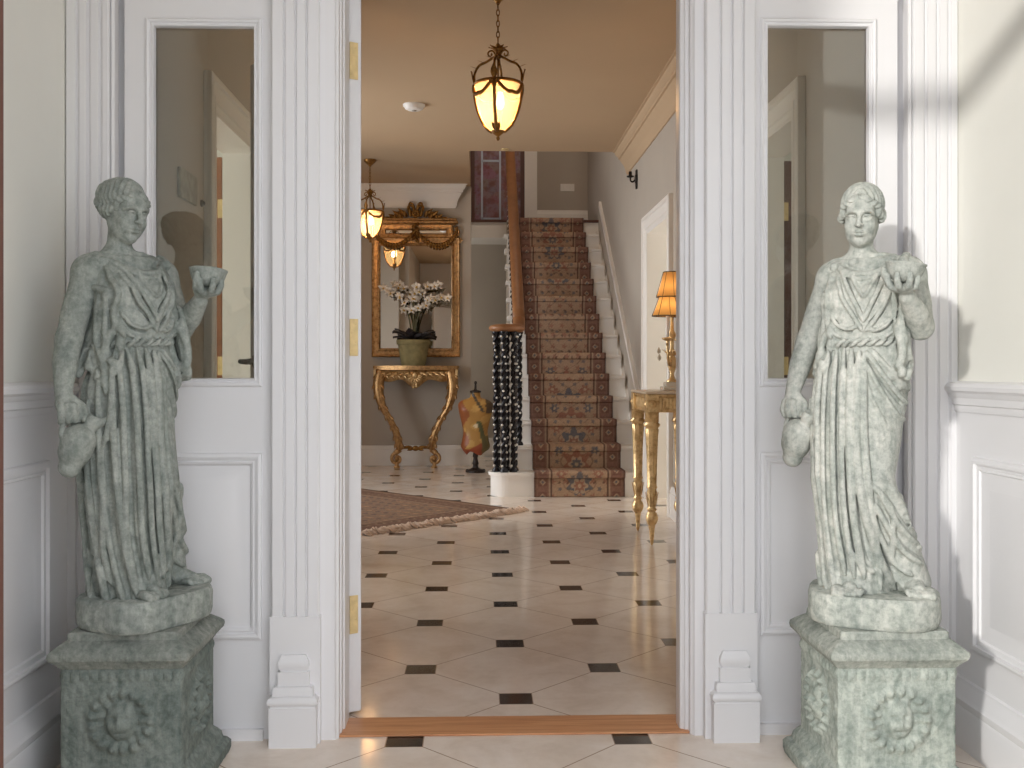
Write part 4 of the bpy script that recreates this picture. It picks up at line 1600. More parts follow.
def rug_colors(a, b):
    d = np.minimum(np.minimum(a, LW - a), np.minimum(b, LL - b))
    base = C_(140, 118, 100)
    col = np.tile(base, a.shape + (1,)).astype(np.float32)

    def paint(mask, c, f=1.0):
        m_ = (mask * f)[..., None]
        col[:] = col * (1 - m_) + c * m_
    cs, cb = np.round(a / .11) * .11, np.round(b / .09) * .09
    ph = np.arctan2(b - cb, a - cs)
    r = np.hypot(a - cs, b - cb)
    t = hash01(np.round(a / .11), np.round(b / .09))
    paint(r < .036 * (1 + .3 * np.cos(6 * ph)), C_(156, 120, 98), .8)
    paint((r < .02) & (t > .4), C_(84, 82, 88), .8)
    paint((r < .02) & (t <= .4), C_(172, 142, 112), .8)
    paint(d < .26, C_(126, 98, 84), .85)
    q = np.hypot(np.modf(a / .13)[0] - .5, np.modf(b / .13)[0] - .5)
    paint((d < .22) & (d > .08) & (q < .3), C_(150, 126, 104), .8)
    paint((d < .22) & (d > .08) & (q < .15), C_(92, 66, 62), .8)
    paint((d < .27) & (d > .245), C_(166, 140, 116), .8)
    paint((d < .07) & (d > .05), C_(166, 140, 116), .8)
    paint(d < .02, C_(84, 66, 58), .8)
    n = hash01(np.floor(a / .012), np.floor(b / .012) + 3)
    return col * (.84 + .3 * n[..., None])


V = np.zeros((na, nb, 3), np.float32)
for i in range(2):
    V[..., i] = e2[i] * A_ + e1[i] * B_
V[..., 2] = .008 + .001 * np.sin(A_ * 9) * np.sin(B_ * 7)
I = np.arange(na * nb).reshape(na, nb)
Q = np.stack([I[:-1, :-1], I[1:, :-1], I[1:, 1:], I[:-1, 1:]], -1).reshape(-1, 4)[:, ::-1]
o = mesh_np('pile', V.reshape(-1, 3), Q, M_WOOL, rug, True, rug_colors(A_, B_).reshape(-1, 3))
so = o.modifiers.new('thick', 'SOLIDIFY')
so.thickness = .008
so.offset = -1
M_FR = simple('pale_wool_fringe', srgb(222, 198, 178), .95, var=.15, scale=30)
m = MB()
nrm = Vector((e1.x, e1.y, 0)) * -1
for i in range(190):
    a = LW * i / 189
    p = e2 * a
    d = nrm * random.uniform(.07, .125) + e2 * random.uniform(-.025, .025)
    q = p + d
    m.tube([(p.x, p.y, .006), ((p.x + q.x) / 2, (p.y + q.y) / 2, random.uniform(.012, .034)), (q.x, q.y, .004)], [.005, .008, .004], 5)
f = m.build('fringe', M_FR, rug)
f['label'] = 'pale knotted fringe along the near end'
# ------------------------------------------------------------------ gilding
def gilt(name, lo, hi, rough=.38, metal=.85):
    m = NT(name)
    c = m.coord()
    n = m.noise(c, 30, 5, .65)
    m.set(Base_Color=m.ramp(n, [(.3, lo), (.55, hi), (.75, hi)]), Roughness=m.math('ADD', m.math('MULTIPLY', n, .3), rough - .15), Metallic=metal)
    m.bump(m.noise(c, 90, 3), .25, .003)
    return m.mat


M_GILT = gilt('aged_gilding', srgb(138, 100, 66), srgb(202, 162, 112))
M_GILT2 = gilt('bright_gilding', srgb(176, 138, 90), srgb(230, 198, 146))
M_GILTD = gilt('dull_gilt_bronze', srgb(96, 66, 36), srgb(160, 116, 60), .42)
M_MIRROR = NT('mirror_glass').set(Base_Color=(.86, .85, .82, 1), Metallic=1.0, Roughness=.015).mat


def leafm(m, p, d, up, L, W, mi=0, curl=.3, n=5):
    """a small curled acanthus leaf"""
    p, d, up = Vector(p), Vector(d).normalized(), Vector(up).normalized()
    s = d.cross(up).normalized()
    vs = []
    for i in range(n + 1):
        t = i / n
        w = W * math.sin(PI * min(1, t * .9 + .1)) * (1 - .3 * t)
        c = p + d * L * t + up * (curl * L * t * t)
        vs += [c - s * w + up * w * .25, c + up * -.0 - up * W * .15, c + s * w + up * w * .25, c + up * W * .22]
    fs = []
    for i in range(n):
        for k in range(4):
            fs.append((i * 4 + k, i * 4 + (k + 1) % 4, (i + 1) * 4 + (k + 1) % 4, (i + 1) * 4 + k))
    fs += [(0, 1, 2, 3), (n * 4 + 3, n * 4 + 2, n * 4 + 1, n * 4)]
    m.add(vs, fs, mi, True)


def scroll(m, c, r, turns, plane, start=0.0, w=.008, mi=0, sgn=1, n=30):
    """spiral volute: plane gives the two axis vectors"""
    a_, b_ = Vector(plane[0]), Vector(plane[1])
    P, R = [], []
    for i in range(n + 1):
        t = i / n
        a = start + sgn * turns * 2 * PI * t
        rr = r * (1 - .82 * t)
        P.append(Vector(c) + (a_ * math.cos(a) + b_ * math.sin(a)) * rr)
        R.append(w * (1 - .35 * t))
    R[-1] = w * 1.3
    m.tube(P, R, 8, mi)


# ------------------------------------------------------------------ gilt mirror
YM = YW - .002
mir = thing('gilt_mirror', 'tall carved gilt mirror hung above the console table', 'mirror', (ax(416, YM), YM, az(357, YM)))
ox, oz = mir.location.x, mir.location.z
PX = lambda px: ax(px, YM) - ox
PZ = lambda py: az(py, YM) - oz
FR = [(0, 0), (0, .030), (.010, .040), (.020, .036), (.026, .026), (.060, .022), (.068, .034), (.078, .036), (.086, .026), (.090, .012), (.092, .006)]
m = MB()
m.ring_rect(PX(372), PX(460), 0, PZ(238), FR, 'xz', 0)
for px, py in ((372, 357), (460, 357)):
    for s in (-1, 1):
        pass
m.build('frame', M_GILT, mir, auto=40)
m = MB()
m.ring_rect(PX(379), PX(453), PZ(240) - .01, PZ(224), [(0, 0), (0, .030), (.012, .036), (.030, .030), (.060, .026), (.066, .032), (.074, .020), (.076, .006)], 'xz', 0)
for (a, b, z0, z1, d) in ((374, 458, 224.5, 221.5, .062), (376, 456, 226, 224.5, .05), (375, 457, 221.5, 219.5, .072)):
    m.cbox(PX(a), PX(b), -d, 0, PZ(z0), PZ(z1), .006)
for px, s in ((374.5, 1), (457.5, -1)):
    scroll(m, (PX(px) + s * .03, -.03, PZ(234)), .055, 1.2, ((s, 0, 0), (0, 0, 1)), PI / 2, .014, sgn=1)
    for k in range(4):
        leafm(m, (PX(px), -.02, PZ(238 + 0 * k)), (-s * .4, 0, -1 + .25 * k), (0, -1, 0), .07, .018)
m.build('head_panel', M_GILT, mir, auto=40)
MB().box(PX(379.5), PX(452.5), -.008, -.002, PZ(352), PZ(243)).box(PX(386), PX(446), -.008, -.002, PZ(237), PZ(231)).build('looking_glass', M_MIRROR, mir)
m = MB()
cxm = PX(416)
cz = PZ(219)
for s in (-1, 1):
    for (px, py, r) in ((6.5, 213.5, .055), (5.5, 211, .038)):
        pts = []
        for i in range(17):
            a = 2 * PI * i / 16
            pts.append((cxm + s * (.012 + (px * .0104) * (.5 - .5 * math.cos(a))), -.05 - .02 * math.sin(a), PZ(py) + .045 * math.sin(a) + .02 * (1 - math.cos(a))))
        m.tube(pts, .011, 8)
    for k, (px, py, L) in enumerate(((8, 217, .13), (13, 218, .13), (18, 219.5, .11), (23, 220.5, .10), (28, 221, .08))):
        leafm(m, (cxm + s * px * .0104, -.045, PZ(py) - .01), (s * .9, 0, .75 - .15 * k), (0, -1, 0), L, .026)
        leafm(m, (cxm + s * (px - 3) * .0104, -.050, PZ(py) - .01), (s * .2, 0, 1), (0, -1, 0), L * .6, .02)
    scroll(m, (cxm + s * .17, -.045, PZ(217.5)), .05, 1.3, ((s, 0, 0), (0, 0, 1)), 0, .012)
for k in range(9):
    a = 2 * PI * k / 9
    m.ball((cxm + .03 * math.cos(a), -.062, PZ(215) + .03 * math.sin(a)), .017, 8, 6)
m.ball((cxm, -.07, PZ(215)), .02, 10, 8)
for k in range(7):
    leafm(m, (cxm, -.055, PZ(222) - .03 * k), (.6 * (-1) ** k, 0, -1), (0, -1, 0), .07, .022)
m.build('ribbon_crest', M_GILTD, mir)
for s in (-1, 1):
    m = MB()
    sw_ = spline([(cxm + s * .01, -.055, PZ(231)), (cxm + s * .08, -.05, PZ(240)), (cxm + s * .18, -.048, PZ(246.5)), (cxm + s * .28, -.048, PZ(246.5)), (cxm + s * .36, -.046, PZ(242)), (cxm + s * .415, -.045, PZ(235)), (cxm + s * .43, -.04, PZ(228))], 7)
    for i, p in enumerate(sw_):
        t = i / (len(sw_) - 1)
        r = .013 + .016 * math.sin(PI * min(1, t * 1.1)) ** .8
        for k in range(3):
            a = 2 * PI * k / 3 + i * 1.1
            m.ball((p.x + r * .55 * math.cos(a), p.y - abs(r * .4 * math.sin(a)), p.z + r * .55 * math.sin(a)), r * .62, 6, 5)
    m.build('swag', M_GILTD, mir)

# ------------------------------------------------------------------ carved console table
YC = 10.27
con = thing('console_table', 'carved gilt console table with curved legs below the mirror', 'table', (ax(416, YC), YC, 0))
ox = con.location.x
CXp = lambda px: (px - 416) * .01031
CZp = lambda py: az(py, YC)
hw = CXp(458.5)
m = MB()
outl = []
for i in range(41):
    t = -1 + 2 * i / 40
    outl.append((hw * t, -.115 - .05 * math.cos(t * PI) * (1 - .3 * abs(t)) + .03 * abs(t) ** 6 * 2))
top = [(hw, .225), (-hw, .225)]
pts = outl + top
for z0, z1, s in ((1.002, 1.018, .985), (1.018, 1.036, 1.0), (1.036, 1.044, .99)):
    m.prism([(x * s, (y - .05) * s + .05) for x, y in pts], z0, z1)
m.build('table_top', M_GILT, con, auto=40)
m = MB()
# apron with carved fringe
for i in range(40):
    (xa, ya), (xb, yb) = outl[i], outl[i + 1]
    za = .893 - .064 * math.exp(-((xa / .10) ** 2)) - .03 * math.cos(xa * 22) * .5
    zb = .893 - .064 * math.exp(-((xb / .10) ** 2)) - .03 * math.cos(xb * 22) * .5
    s = .95
    m.add([(xa * s, ya * s + .01, za), (xb * s, yb * s + .01, zb), (xb * s, yb * s + .01, 1.003), (xa * s, ya * s + .01, 1.003),
           (xa * s, ya * s + .035, za), (xb * s, yb * s + .035, zb), (xb * s, yb * s + .035, 1.003), (xa * s, ya * s + .035, 1.003)],
          [(0, 1, 2, 3), (5, 4, 7, 6), (4, 5, 1, 0), (3, 2, 6, 7)], 0, True)
for s in (-1, 1):
    m.box(s * hw * .95 - .012, s * hw * .95 + .012, -.08, .225, .93, 1.003)
    for k in range(6):
        x = s * (.05 + .062 * k)
        yk = np.interp(x, [p[0] for p in outl], [p[1] for p in outl]) * .95 + .004
        leafm(m, (x, yk, .975), (s * .9, 0, -.35 - .1 * (k % 2)), (0, -1, 0), .075, .024)
        leafm(m, (x, yk, .955), (-s * .5, 0, -.8), (0, -1, 0), .055, .018)
        scroll(m, (x + s * .02, yk - .004, .955), .024, 1.2, ((s, 0, 0), (0, 0, 1)), PI, .007, n=18)
yk = outl[20][1] * .95
for k in range(9):
    a = PI * (k / 8)
    leafm(m, (0, yk, .94), (math.cos(a), 0, -math.sin(a) * .9 + .1), (0, -1, 0), .075, .02)
m.ball((0, yk - .012, .945), (.028, .016, .034), 12, 8)
for k in range(4):
    leafm(m, (0, yk, .90 - .012 * k), (.4 * (-1) ** k, 0, -1), (0, -1, 0), .06, .018)
m.build('carved_apron', M_GILT2, con)
for s in (-1, 1):
    m = MB()
    pts = [(382, 371), (379.5, 382), (380, 394), (384, 407), (391, 419), (396.5, 431), (399, 441), (400, 449)]
    P = [Vector((-s * CXp(px), .0 - .05 * math.sin(PI * i / 7) - .035, CZp(py))) for i, (px, py) in enumerate(pts)]
    P = spline(P, 6)
    n = len(P)
    R = [.056 - .028 * (i / n) ** .8 + .008 * math.sin(i / n * 9) for i in range(n)]
    m.tube(P, R, 12)
    # ridge and leaves on the knee and the shin
    m.tube([p + Vector((0, -R[i] * .95, 0)) for i, p in enumerate(P)], [.010] * n, 6)
    for i in range(2, n - 3, 5):
        d = (P[min(i + 2, n - 1)] - P[i]).normalized()
        for q in (-1, 1):
            leafm(m, P[i] + Vector((q * R[i] * .7, -R[i] * .6, 0)), d + Vector((q * .22, -.1, 0)), (q * .6, -.8, 0), .06, .018)
    # scroll foot
    foot = Vector((-s * CXp(397.5), -.06, CZp(458)))
    scroll(m, foot, .062, 1.35, ((-s, 0, 0), (0, 0, 1)), PI * .45, .020, sgn=1)
    m.ball(foot + Vector((0, 0, 0)), (.026, .03, .026), 12, 8)
    m.tube([P[-1], foot + Vector((-s * -.02, 0, .055))], [R[-1], .026], 10)
    m.lathe([(.030, .0), (.034, .012), (.024, .022), (.020, .03), (.024, CZp(458) - .03)], (foot.x, foot.y, 0), 16)
    m.build('leg', M_GILT, con)
m = MB()
zs = CZp(447.5)
a, b = CXp(402), CXp(430)
m.tube(spline([(a - .03, -.05, zs), (a * .6, -.055, zs + .006), (0, -.065, zs - .008), (b * .6, -.055, zs + .006), (b + .03, -.05, zs)], 6), .014, 8)
m.ball((0, -.075, zs), (.035, .02, .028), 12, 8)
for s in (-1, 1):
    leafm(m, (s * .02, -.075, zs), (s, 0, .25), (0, -1, 0), .10, .022)
    leafm(m, (s * .02, -.075, zs), (s, 0, -.3), (0, -1, 0), .07, .018)
m.build('stretcher', M_GILTD, con)

# ------------------------------------------------------------------ orchid in a clay pot
YO = 10.26
ztop = 1.044
orc = thing('potted_orchid', 'white orchid in a mossy clay pot standing on the console table', 'plant', (ax(413.5, YO), YO, ztop))
M_POT = simple('mossy_terracotta', srgb(142, 132, 92), .85, var=.22, scale=16)
M_LEAF = simple('dark_orchid_leaf', srgb(52, 46, 46), .5, var=.25, scale=14)
M_STEM = simple('orchid_stem', srgb(98, 96, 66), .6)
M_PETAL = simple('white_petal', srgb(232, 224, 212), .6, var=.04)
M_LIP = simple('yellow_lip', srgb(206, 172, 96), .6)
zp = az(340, YO) - ztop
m = MB()
m.lathe([(.118, 0), (.124, .01), (.158, zp - .055), (.156, zp - .05), (.172, zp - .048), (.176, zp - .005), (.172, zp), (.158, zp), (.152, zp - .03), (.0, zp - .035)], (0, 0, 0), 40)
m.build('pot', M_POT, orc)
for i in range(24):
    a = 2 * PI * i / 24 + random.uniform(-.2, .2)
    m = MB()
    d = Vector((math.cos(a), math.sin(a) * .8, .45 + .9 * random.random()))
    L = random.uniform(.17, .25)
    leafm(m, (.05 * math.cos(a), .05 * math.sin(a), zp - .01 + random.uniform(0, .03)), d, Vector((0, 0, -1)), L, random.uniform(.050, .070), curl=.40, n=8)
    m.build('leaf', M_LEAF, orc)
blooms = []
for i, (px1, py1, px2, py2, px3, py3) in enumerate(((409, 318, 402, 298, 386, 290), (412, 316, 408, 292, 396, 284), (416, 316, 420, 292, 436, 287), (418, 318, 428, 300, 446, 297), (414, 318, 414, 296, 420, 287))):
    yy = (-.05, .03, -.03, -.08, -.06)[i]
    f = lambda px, py, y: (ax(px, YO) - orc.location.x, y, az(py, YO) - ztop)
    P = spline([(random.uniform(-.02, .02), 0, zp - .03), f(px1, py1, yy * .4), f(px2, py2, yy), f(px3, py3, yy * 1.3)], 8)
    MB().tube(P, [.008] * len(P), 6).build('stem', M_STEM, orc)
    for q in (11, 14, 16, 18, 20, 22, 24):
        if q < len(P):
            blooms.append(Vector(P[q]) + Vector((random.uniform(-.03, .03), -.03, random.uniform(-.03, .02))))
for p in blooms:
    m = MB()
    rz = Matrix.Rotation(random.uniform(-.6, .6), 3, 'Z') @ Matrix.Rotation(random.uniform(-.4, .5), 3, 'X')
    for k in range(5):
        a = PI / 2 + 2 * PI * k / 5
        d = rz @ Vector((math.cos(a), -.15, math.sin(a)))
        leafm(m, p, d, rz @ Vector((0, -1, 0)), .058 if k in (1, 4) else .052, .026 if k in (1, 4) else .018, curl=.1, n=5)
    m.ball(p + rz @ Vector((0, -.012, -.008)), .011, 8, 6, 1)
    m.build('bloom', [M_PETAL, M_LIP], orc)

# ------------------------------------------------------------------ dress form
YD = 9.78
df = thing('dress_form', 'small ochre dress form painted with patches on a dark stand', 'dress form', (ax(475.5, YD), YD, 0))
DZ = lambda py: az(py, YD)
k_ = YD / 998
prof = [(453, 8.5, 7), (450, 12.5, 9), (446, 14.5, 10), (440, 13.4, 9.5), (432, 12.2, 8.6), (424, 13.6, 9.4), (416, 15.6, 10.2), (409, 17.0, 10.2), (404, 17.2, 9.2), (400.5, 14, 7.6), (398.5, 8, 5.6), (397, 5.4, 4.8), (393, 4.8, 4.6), (392, 4.7, 4.5)]
NA = 64
sp = spline([(p[1], p[2], DZ(p[0])) for p in prof], 6)
V = np.zeros((len(sp), NA, 3), np.float32)
TH = np.linspace(0, 2 * PI, NA, endpoint=False)
for i, p in enumerate(sp):
    V[i, :, 0] = p.x * k_ * np.sign(np.cos(TH)) * np.abs(np.cos(TH)) ** .9
    V[i, :, 1] = p.y * k_ * np.sin(TH) - .02 * math.exp(-((p.z - DZ(410)) / .05) ** 2) * (np.sin(TH) < 0) * np.abs(np.cos(2.0 * TH + PI / 2))
    V[i, :, 2] = p.z
    if i < 7:
        V[i, :, 2] += .018 * np.cos(3 * TH) * (7 - i) / 7
zz, tt = V[..., 2], np.broadcast_to(TH, V.shape[:2])
xx = V[..., 0]
col = np.tile(C_(176, 132, 68), zz.shape + (1,)).astype(np.float32)


def pnt(mask, c, f=.9):
    m_ = (mask * f)[..., None]
    col[:] = col * (1 - m_) + c * m_


n_ = np.sin(xx * 40 + 1) * np.cos(zz * 30) + np.sin(xx * 21 - zz * 37)
pnt(n_ > .5, C_(196, 156, 88))
pnt((xx < -.09 + .03 * np.sin(zz * 25)), C_(146, 78, 44))
pnt(zz < DZ(445.5) + .03 * np.sin(xx * 20), C_(150, 66, 44))
pnt((np.abs(xx - .02 - (zz - DZ(415)) * -.25) < .022) & (zz < DZ(420)), C_(70, 84, 56))
pnt((np.abs(xx - .02 + (zz - DZ(402)) * .6) < .016) & (zz > DZ(412)), C_(52, 54, 52))
pnt((xx > .10) & (zz > DZ(413)), C_(66, 52, 40))
pnt((np.hypot(xx - .005, zz - DZ(425)) < .022), C_(232, 214, 178))
pnt((xx > .06) & (zz < DZ(436)), C_(104, 96, 58))
I = np.arange(len(sp) * NA).reshape(len(sp), NA)
Q = np.stack([I[:-1], np.roll(I[:-1], -1, 1), np.roll(I[1:], -1, 1), I[1:]], -1).reshape(-1, 4)


def m_vc(name, rough):
    mm = NT(name)
    a = mm.node('ShaderNodeVertexColor', layer_name='Col')
    mm.set(Base_Color=a.outputs[0], Roughness=rough)
    return mm.mat


mesh_np('torso', V.reshape(-1, 3), Q, m_vc('painted_linen', .45), df, True, col.reshape(-1, 3))
m = MB()
m.lathe([(.052, DZ(392.6)), (.055, DZ(392)), (.055, DZ(390.8)), (.02, DZ(390)), (.012, DZ(389)), (.010, DZ(384)), (.015, DZ(383)), (.012, DZ(381.5)), (0, DZ(381))], (0, 0, 0), 20)
m.build('neck_cap', M_DARKM, df)
m = MB()
m.lathe([(.095, 0), (.10, .012), (.075, .026), (.05, .034), (.03, .045), (.024, .07), (.034, .085), (.026, .11), (.020, .14), (.028, .155), (.020, .20), (.020, .24)], (0, 0, 0), 24)
for k in range(3):
    a = 2 * PI * k / 3 + .5
    m.ball((.088 * math.cos(a), .088 * math.sin(a), .014), (.022, .022, .014), 8, 6)
m.build('stand', simple('ebonised_wood', srgb(44, 34, 30), .4), df)

# ------------------------------------------------------------------ lanterns
def m_frost():
    m = NT('frosted_lantern_glass')
    t = m.n
    out = t['Material Output']
    tr = m.node('ShaderNodeBsdfTransparent')
    tr.inputs[0].default_value = (1, .90, .70, 1)
    tl = m.node('ShaderNodeBsdfTranslucent')
    tl.inputs[0].default_value = (.13, .11, .07, 1)
    em = m.node('ShaderNodeEmission')
    em.inputs[0].default_value = (1, .70, .32, 1)
    em.inputs[1].default_value = .34
    mx = m.node('ShaderNodeMixShader')
    mx.inputs[0].default_value = .72
    m.link(tr.outputs[0], mx.inputs[1])
    m.link(tl.outputs[0], mx.inputs[2])
    ad = m.node('ShaderNodeAddShader')
    m.link(mx.outputs[0], ad.inputs[0])
    m.link(em.outputs[0], ad.inputs[1])
    m.link(ad.outputs[0], out.inputs[0])
    return m.mat


M_FROST = m_frost()


def m_emit(name, col, s):
    m = NT(name)
    m.set(Base_Color=(0, 0, 0, 1), Emission_Color=col, Emission_Strength=s)
    return m.mat


M_BULB = m_emit('lit_bulb', (1, .80, .48, 1), 14)


def lantern(label, x, y):
    r = thing('hanging_lantern', label, 'lantern', (x, y, ZC), math.radians(-10), 'gilt hall lanterns')
    z = lambda w: w - ZC
    prof = [(.026, 2.212), (.052, 2.232), (.078, 2.268), (.098, 2.315), (.111, 2.365), (.117, 2.41), (.118, 2.445)]
    prof = [(p.x, p.y) for p in spline([(a, b, 0) for a, b in prof], 3)]
    # frame: ribs, rings, lower cup
    m = MB()
    m.lathe([(.114, z(2.446)), (.122, z(2.448)), (.125, z(2.454)), (.122, z(2.461)), (.116, z(2.463)), (.111, z(2.455))], (0, 0, 0), 40)
    m.lathe([(.0, z(2.168)), (.007, z(2.172)), (.010, z(2.182)), (.006, z(2.190)), (.016, z(2.198)), (.026, z(2.205)), (.034, z(2.214)), (.034, z(2.222)), (.022, z(2.226))], (0, 0, 0), 24)
    for k in range(4):
        a = -PI / 2 + k * PI / 2
        ca, sa = math.cos(a), math.sin(a)
        m.tube([((q + .004) * ca, (q + .004) * sa, z(w)) for q, w in prof], .0085, 8)
        # leaf tip over every rib
        leafm(m, (.122 * ca, .122 * sa, z(2.455)), (ca * .12, sa * .12, 1), (ca, sa, 0), .075, .020, curl=.10)
        leafm(m, (.122 * ca, .122 * sa, z(2.455)), (ca * .05, sa * .05, -1), (ca, sa, 0), .06, .016, curl=.0)
        for s in (-1, 1):
            t_ = Vector((-sa, ca, 0)) * s
            leafm(m, (.03 * ca, .03 * sa, z(2.214)), Vector((ca, sa, .9)) + t_ * .5, (ca, sa, -.3), .06, .014, curl=.1)
    m.build('frame', M_GILTD, r)
    for k in range(4):
        a0, a1 = -PI / 2 + k * PI / 2, -PI / 2 + (k + 1) * PI / 2
        m = MB()
        m.lathe([(q, z(w_)) for q, w_ in prof], (0, 0, 0), 12, a0=a0 + .05, a1=a1 - .05)
        m.build('glass_panel', M_FROST, r)
        # garland hung across the panel's head
        m = MB()
        for i in range(23):
            t = i / 22
            a = a0 + (a1 - a0) * (.06 + .88 * t)
            zz_ = 2.448 - .052 * math.sin(PI * t) - .010 * abs(math.sin(2 * PI * t))
            q = float(np.interp(zz_, [p[1] for p in prof], [p[0] for p in prof])) + .006
            m.ball((q * math.cos(a), q * math.sin(a), z(zz_)), .0105, 6, 5)
        m.build('garland', M_GILTD, r)
    for k in range(4):
        a = -PI / 2 + k * PI / 2
        ca, sa = math.cos(a), math.sin(a)
        m = MB()
        P = spline([(.122 * ca, .122 * sa, z(2.47)), (.120 * ca, .120 * sa, z(2.515)), (.098 * ca, .098 * sa, z(2.555)), (.062 * ca, .062 * sa, z(2.572)), (.028 * ca, .028 * sa, z(2.592)), (.014 * ca, .014 * sa, z(2.60))], 5)
        m.tube(P, [.0065] * len(P), 7)
        for q in (8, 14, 20):
            leafm(m, P[q], Vector((ca, sa, .5)), (ca, sa, 0), .030, .009)
        scroll(m, (.038 * ca, .038 * sa, z(2.612)), .022, 1.1, ((ca, sa, 0), (0, 0, 1)), PI, .005, n=16, sgn=-1)
        m.build('arm', M_GILTD, r)
    m = MB()
    m.lathe([(.010, z(2.585)), (.022, z(2.60)), (.014, z(2.618)), (.022, z(2.626)), (.030, z(2.640)), (.018, z(2.650)), (.006, z(2.665)), (0, z(2.668))], (0, 0, 0), 18)
    for k in range(8):
        a = 2 * PI * k / 8
        leafm(m, (.012 * math.cos(a), .012 * math.sin(a), z(2.628)), (math.cos(a), math.sin(a), .8), (-math.cos(a) * .3, -math.sin(a) * .3, 1), .045, .013, curl=-.2)
    m.build('crown', M_GILTD, r)
    m = MB()
    zc = 2.668
    i = 0
    while zc < ZC - .05:
        pts = []
        for q in range(13):
            a = 2 * PI * q / 12
            u_, v_ = .008 * math.cos(a), .018 * math.sin(a)
            pts.append((u_ if i % 2 else 0, 0 if i % 2 else u_, z(zc + .014) + v_))
        m.tube(pts, .0026, 6, cap=False)
        zc += .028
        i += 1
    m.build('chain', M_GILTD, r)
    m = MB()
    m.lathe([(.010, z(ZC - .062)), (.016, z(ZC - .050)), (.030, z(ZC - .040)), (.052, z(ZC - .020)), (.058, z(ZC - .006)), (.058, z(ZC))], (0, 0, 0), 28)
    m.build('ceiling_rose', M_GILTD, r)
    m = MB()
    m.tube([(0, 0, z(2.60)), (0, 0, z(2.475))], .005, 8)
    m.lathe([(.016, z(2.415)), (.018, z(2.42)), (.018, z(2.47)), (.010, z(2.48))], (0, 0, 0), 14)
    m.build('lamp_holder', M_GILTD, r)
    m = MB()
    m.lathe([(.0, z(2.325)), (.014, z(2.335)), (.021, z(2.356)), (.017, z(2.385)), (.011, z(2.415))], (.012, 0, 0), 16)
    m.build('bulb', M_BULB, r)
    return r


L1 = lantern('lit gilt lantern hanging nearest, in front of the stairs', ax(498, 5.09), 5.09)
L2 = lantern('lit gilt lantern hanging farther back, left of the mirror', ax(370, 9.2), 9.2)

# smoke detector
sd = thing('smoke_detector', 'round white smoke detector on the hall ceiling', 'smoke detector', (ax(414, 7.28), 7.28, ZC))
MB().lathe([(.080, 0), (.080, -.012), (.070, -.016), (.066, -.030), (.045, -.040), (0, -.042)][::-1], (0, 0, 0), 32).build('housing', M_TRIMH, sd)
MB().lathe([(.018, -.0425), (.018, -.046), (0, -.047)][::-1], (0, 0, 0), 20).build('test_button', M_WALLH, sd)
# small downlight at the stairwell edge
dl = thing('downlight', 'tiny lit downlight at the edge of the hall ceiling', 'ceiling light', (ax(505, 8.72), 8.72, ZC))
MB().lathe([(.034, -.006), (.036, 0)], (0, 0, 0), 20).lathe([(.026, -.010), (.034, -.006)], (0, 0, 0), 20).build('trim_ring', M_BRASS, dl)
MB().lathe([(0, -.008), (.022, -.007), (.026, -.004)], (0, 0, 0), 16).build('lamp_lens', m_emit('downlight_lens', (1, .85, .6, 1), 8), dl)

# wall bracket on the stair wall
sc_ = thing('wall_sconce', 'small dark metal sconce on the wall beside the stairs', 'sconce', (XR, 8.28, az(178, 8.28)))
m = MB()
m.lathe([(.0, 0), (.04, .004), (.045, .012), (.03, .02)], (0, 0, 0), 16, mat=Matrix.Rotation(-PI / 2, 3, 'Y'), sy=1)
m.v = [(x, y, z * 1.0) for x, y, z in m.v]
m.cbox(-.014, 0, -.022, .022, -.085, .075, .004)
m.build('back_plate', M_DARKM, sc_)
m = MB()
m.tube(spline([(-.012, 0, .0), (-.035, 0, -.025), (-.055, 0, -.018), (-.058, 0, .008)], 6), .007, 8)
m.lathe([(.010, .008), (.030, .014), (.032, .022), (.014, .024), (.014, .055), (.011, .06)], (-.058, 0, 0), 16)
m.build('candle_arm', M_DARKM, sc_)

# ------------------------------------------------------------------ gilt side table against the right wall
sx0, sx1, sy0, sy1 = .945, XR - .03, 5.64, 6.22
stb = thing('side_table', 'gilt side table with turned fluted legs against the right wall', 'table', ((sx0 + sx1) / 2, (sy0 + sy1) / 2, 0))
ox, oy = stb.location.x, stb.location.y
hx, hy = (sx1 - sx0) / 2, (sy1 - sy0) / 2
M_MARB = simple('pale_marble', srgb(214, 196, 172), .3, var=.08, scale=9)
m = MB()
m.cbox(-hx - .002, hx + .006, -hy - .002, hy + .002, .862, .878, .004)
m.build('table_top', M_MARB, stb)
m = MB()
m.cbox(-hx + .024, hx - .01, -hy + .024, hy - .024, .765, .846, .003)
m.cbox(-hx + .012, hx - .004, -hy + .012, hy - .012, .846, .862, .004)
m.cbox(-hx + .018, hx - .006, -hy + .018, hy - .018, .758, .768, .003)
for i in range(11):            # flutes of the frieze
    x = -hx + .10 + (2 * hx - .12) * i / 10
    m.cbox(x - .007, x + .007, -hy + .016, -hy + .026, .778, .838, .003)
for i in range(22):
    y = -hy + .10 + (2 * hy - .20) * i / 21
    m.cbox(-hx + .016, -hx + .026, y - .007, y + .007, .778, .838, .003)
m.build('fluted_frieze', M_GILT2, stb)
LP = [(.004, 0), (.009, .012), (.013, .05), (.016, .09), (.020, .105), (.018, .112), (.026, .122), (.034, .140), (.036, .158), (.030, .178), (.020, .190), (.026, .198), (.028, .206), (.020, .216),
      (.026, .250), (.031, .30), (.024, .318), (.032, .330), (.027, .340), (.031, .50), (.036, .62), (.040, .660), (.034, .668), (.046, .680), (.048, .690), (.036, .700), (.040, .706), (.040, .752), (.044, .758)]
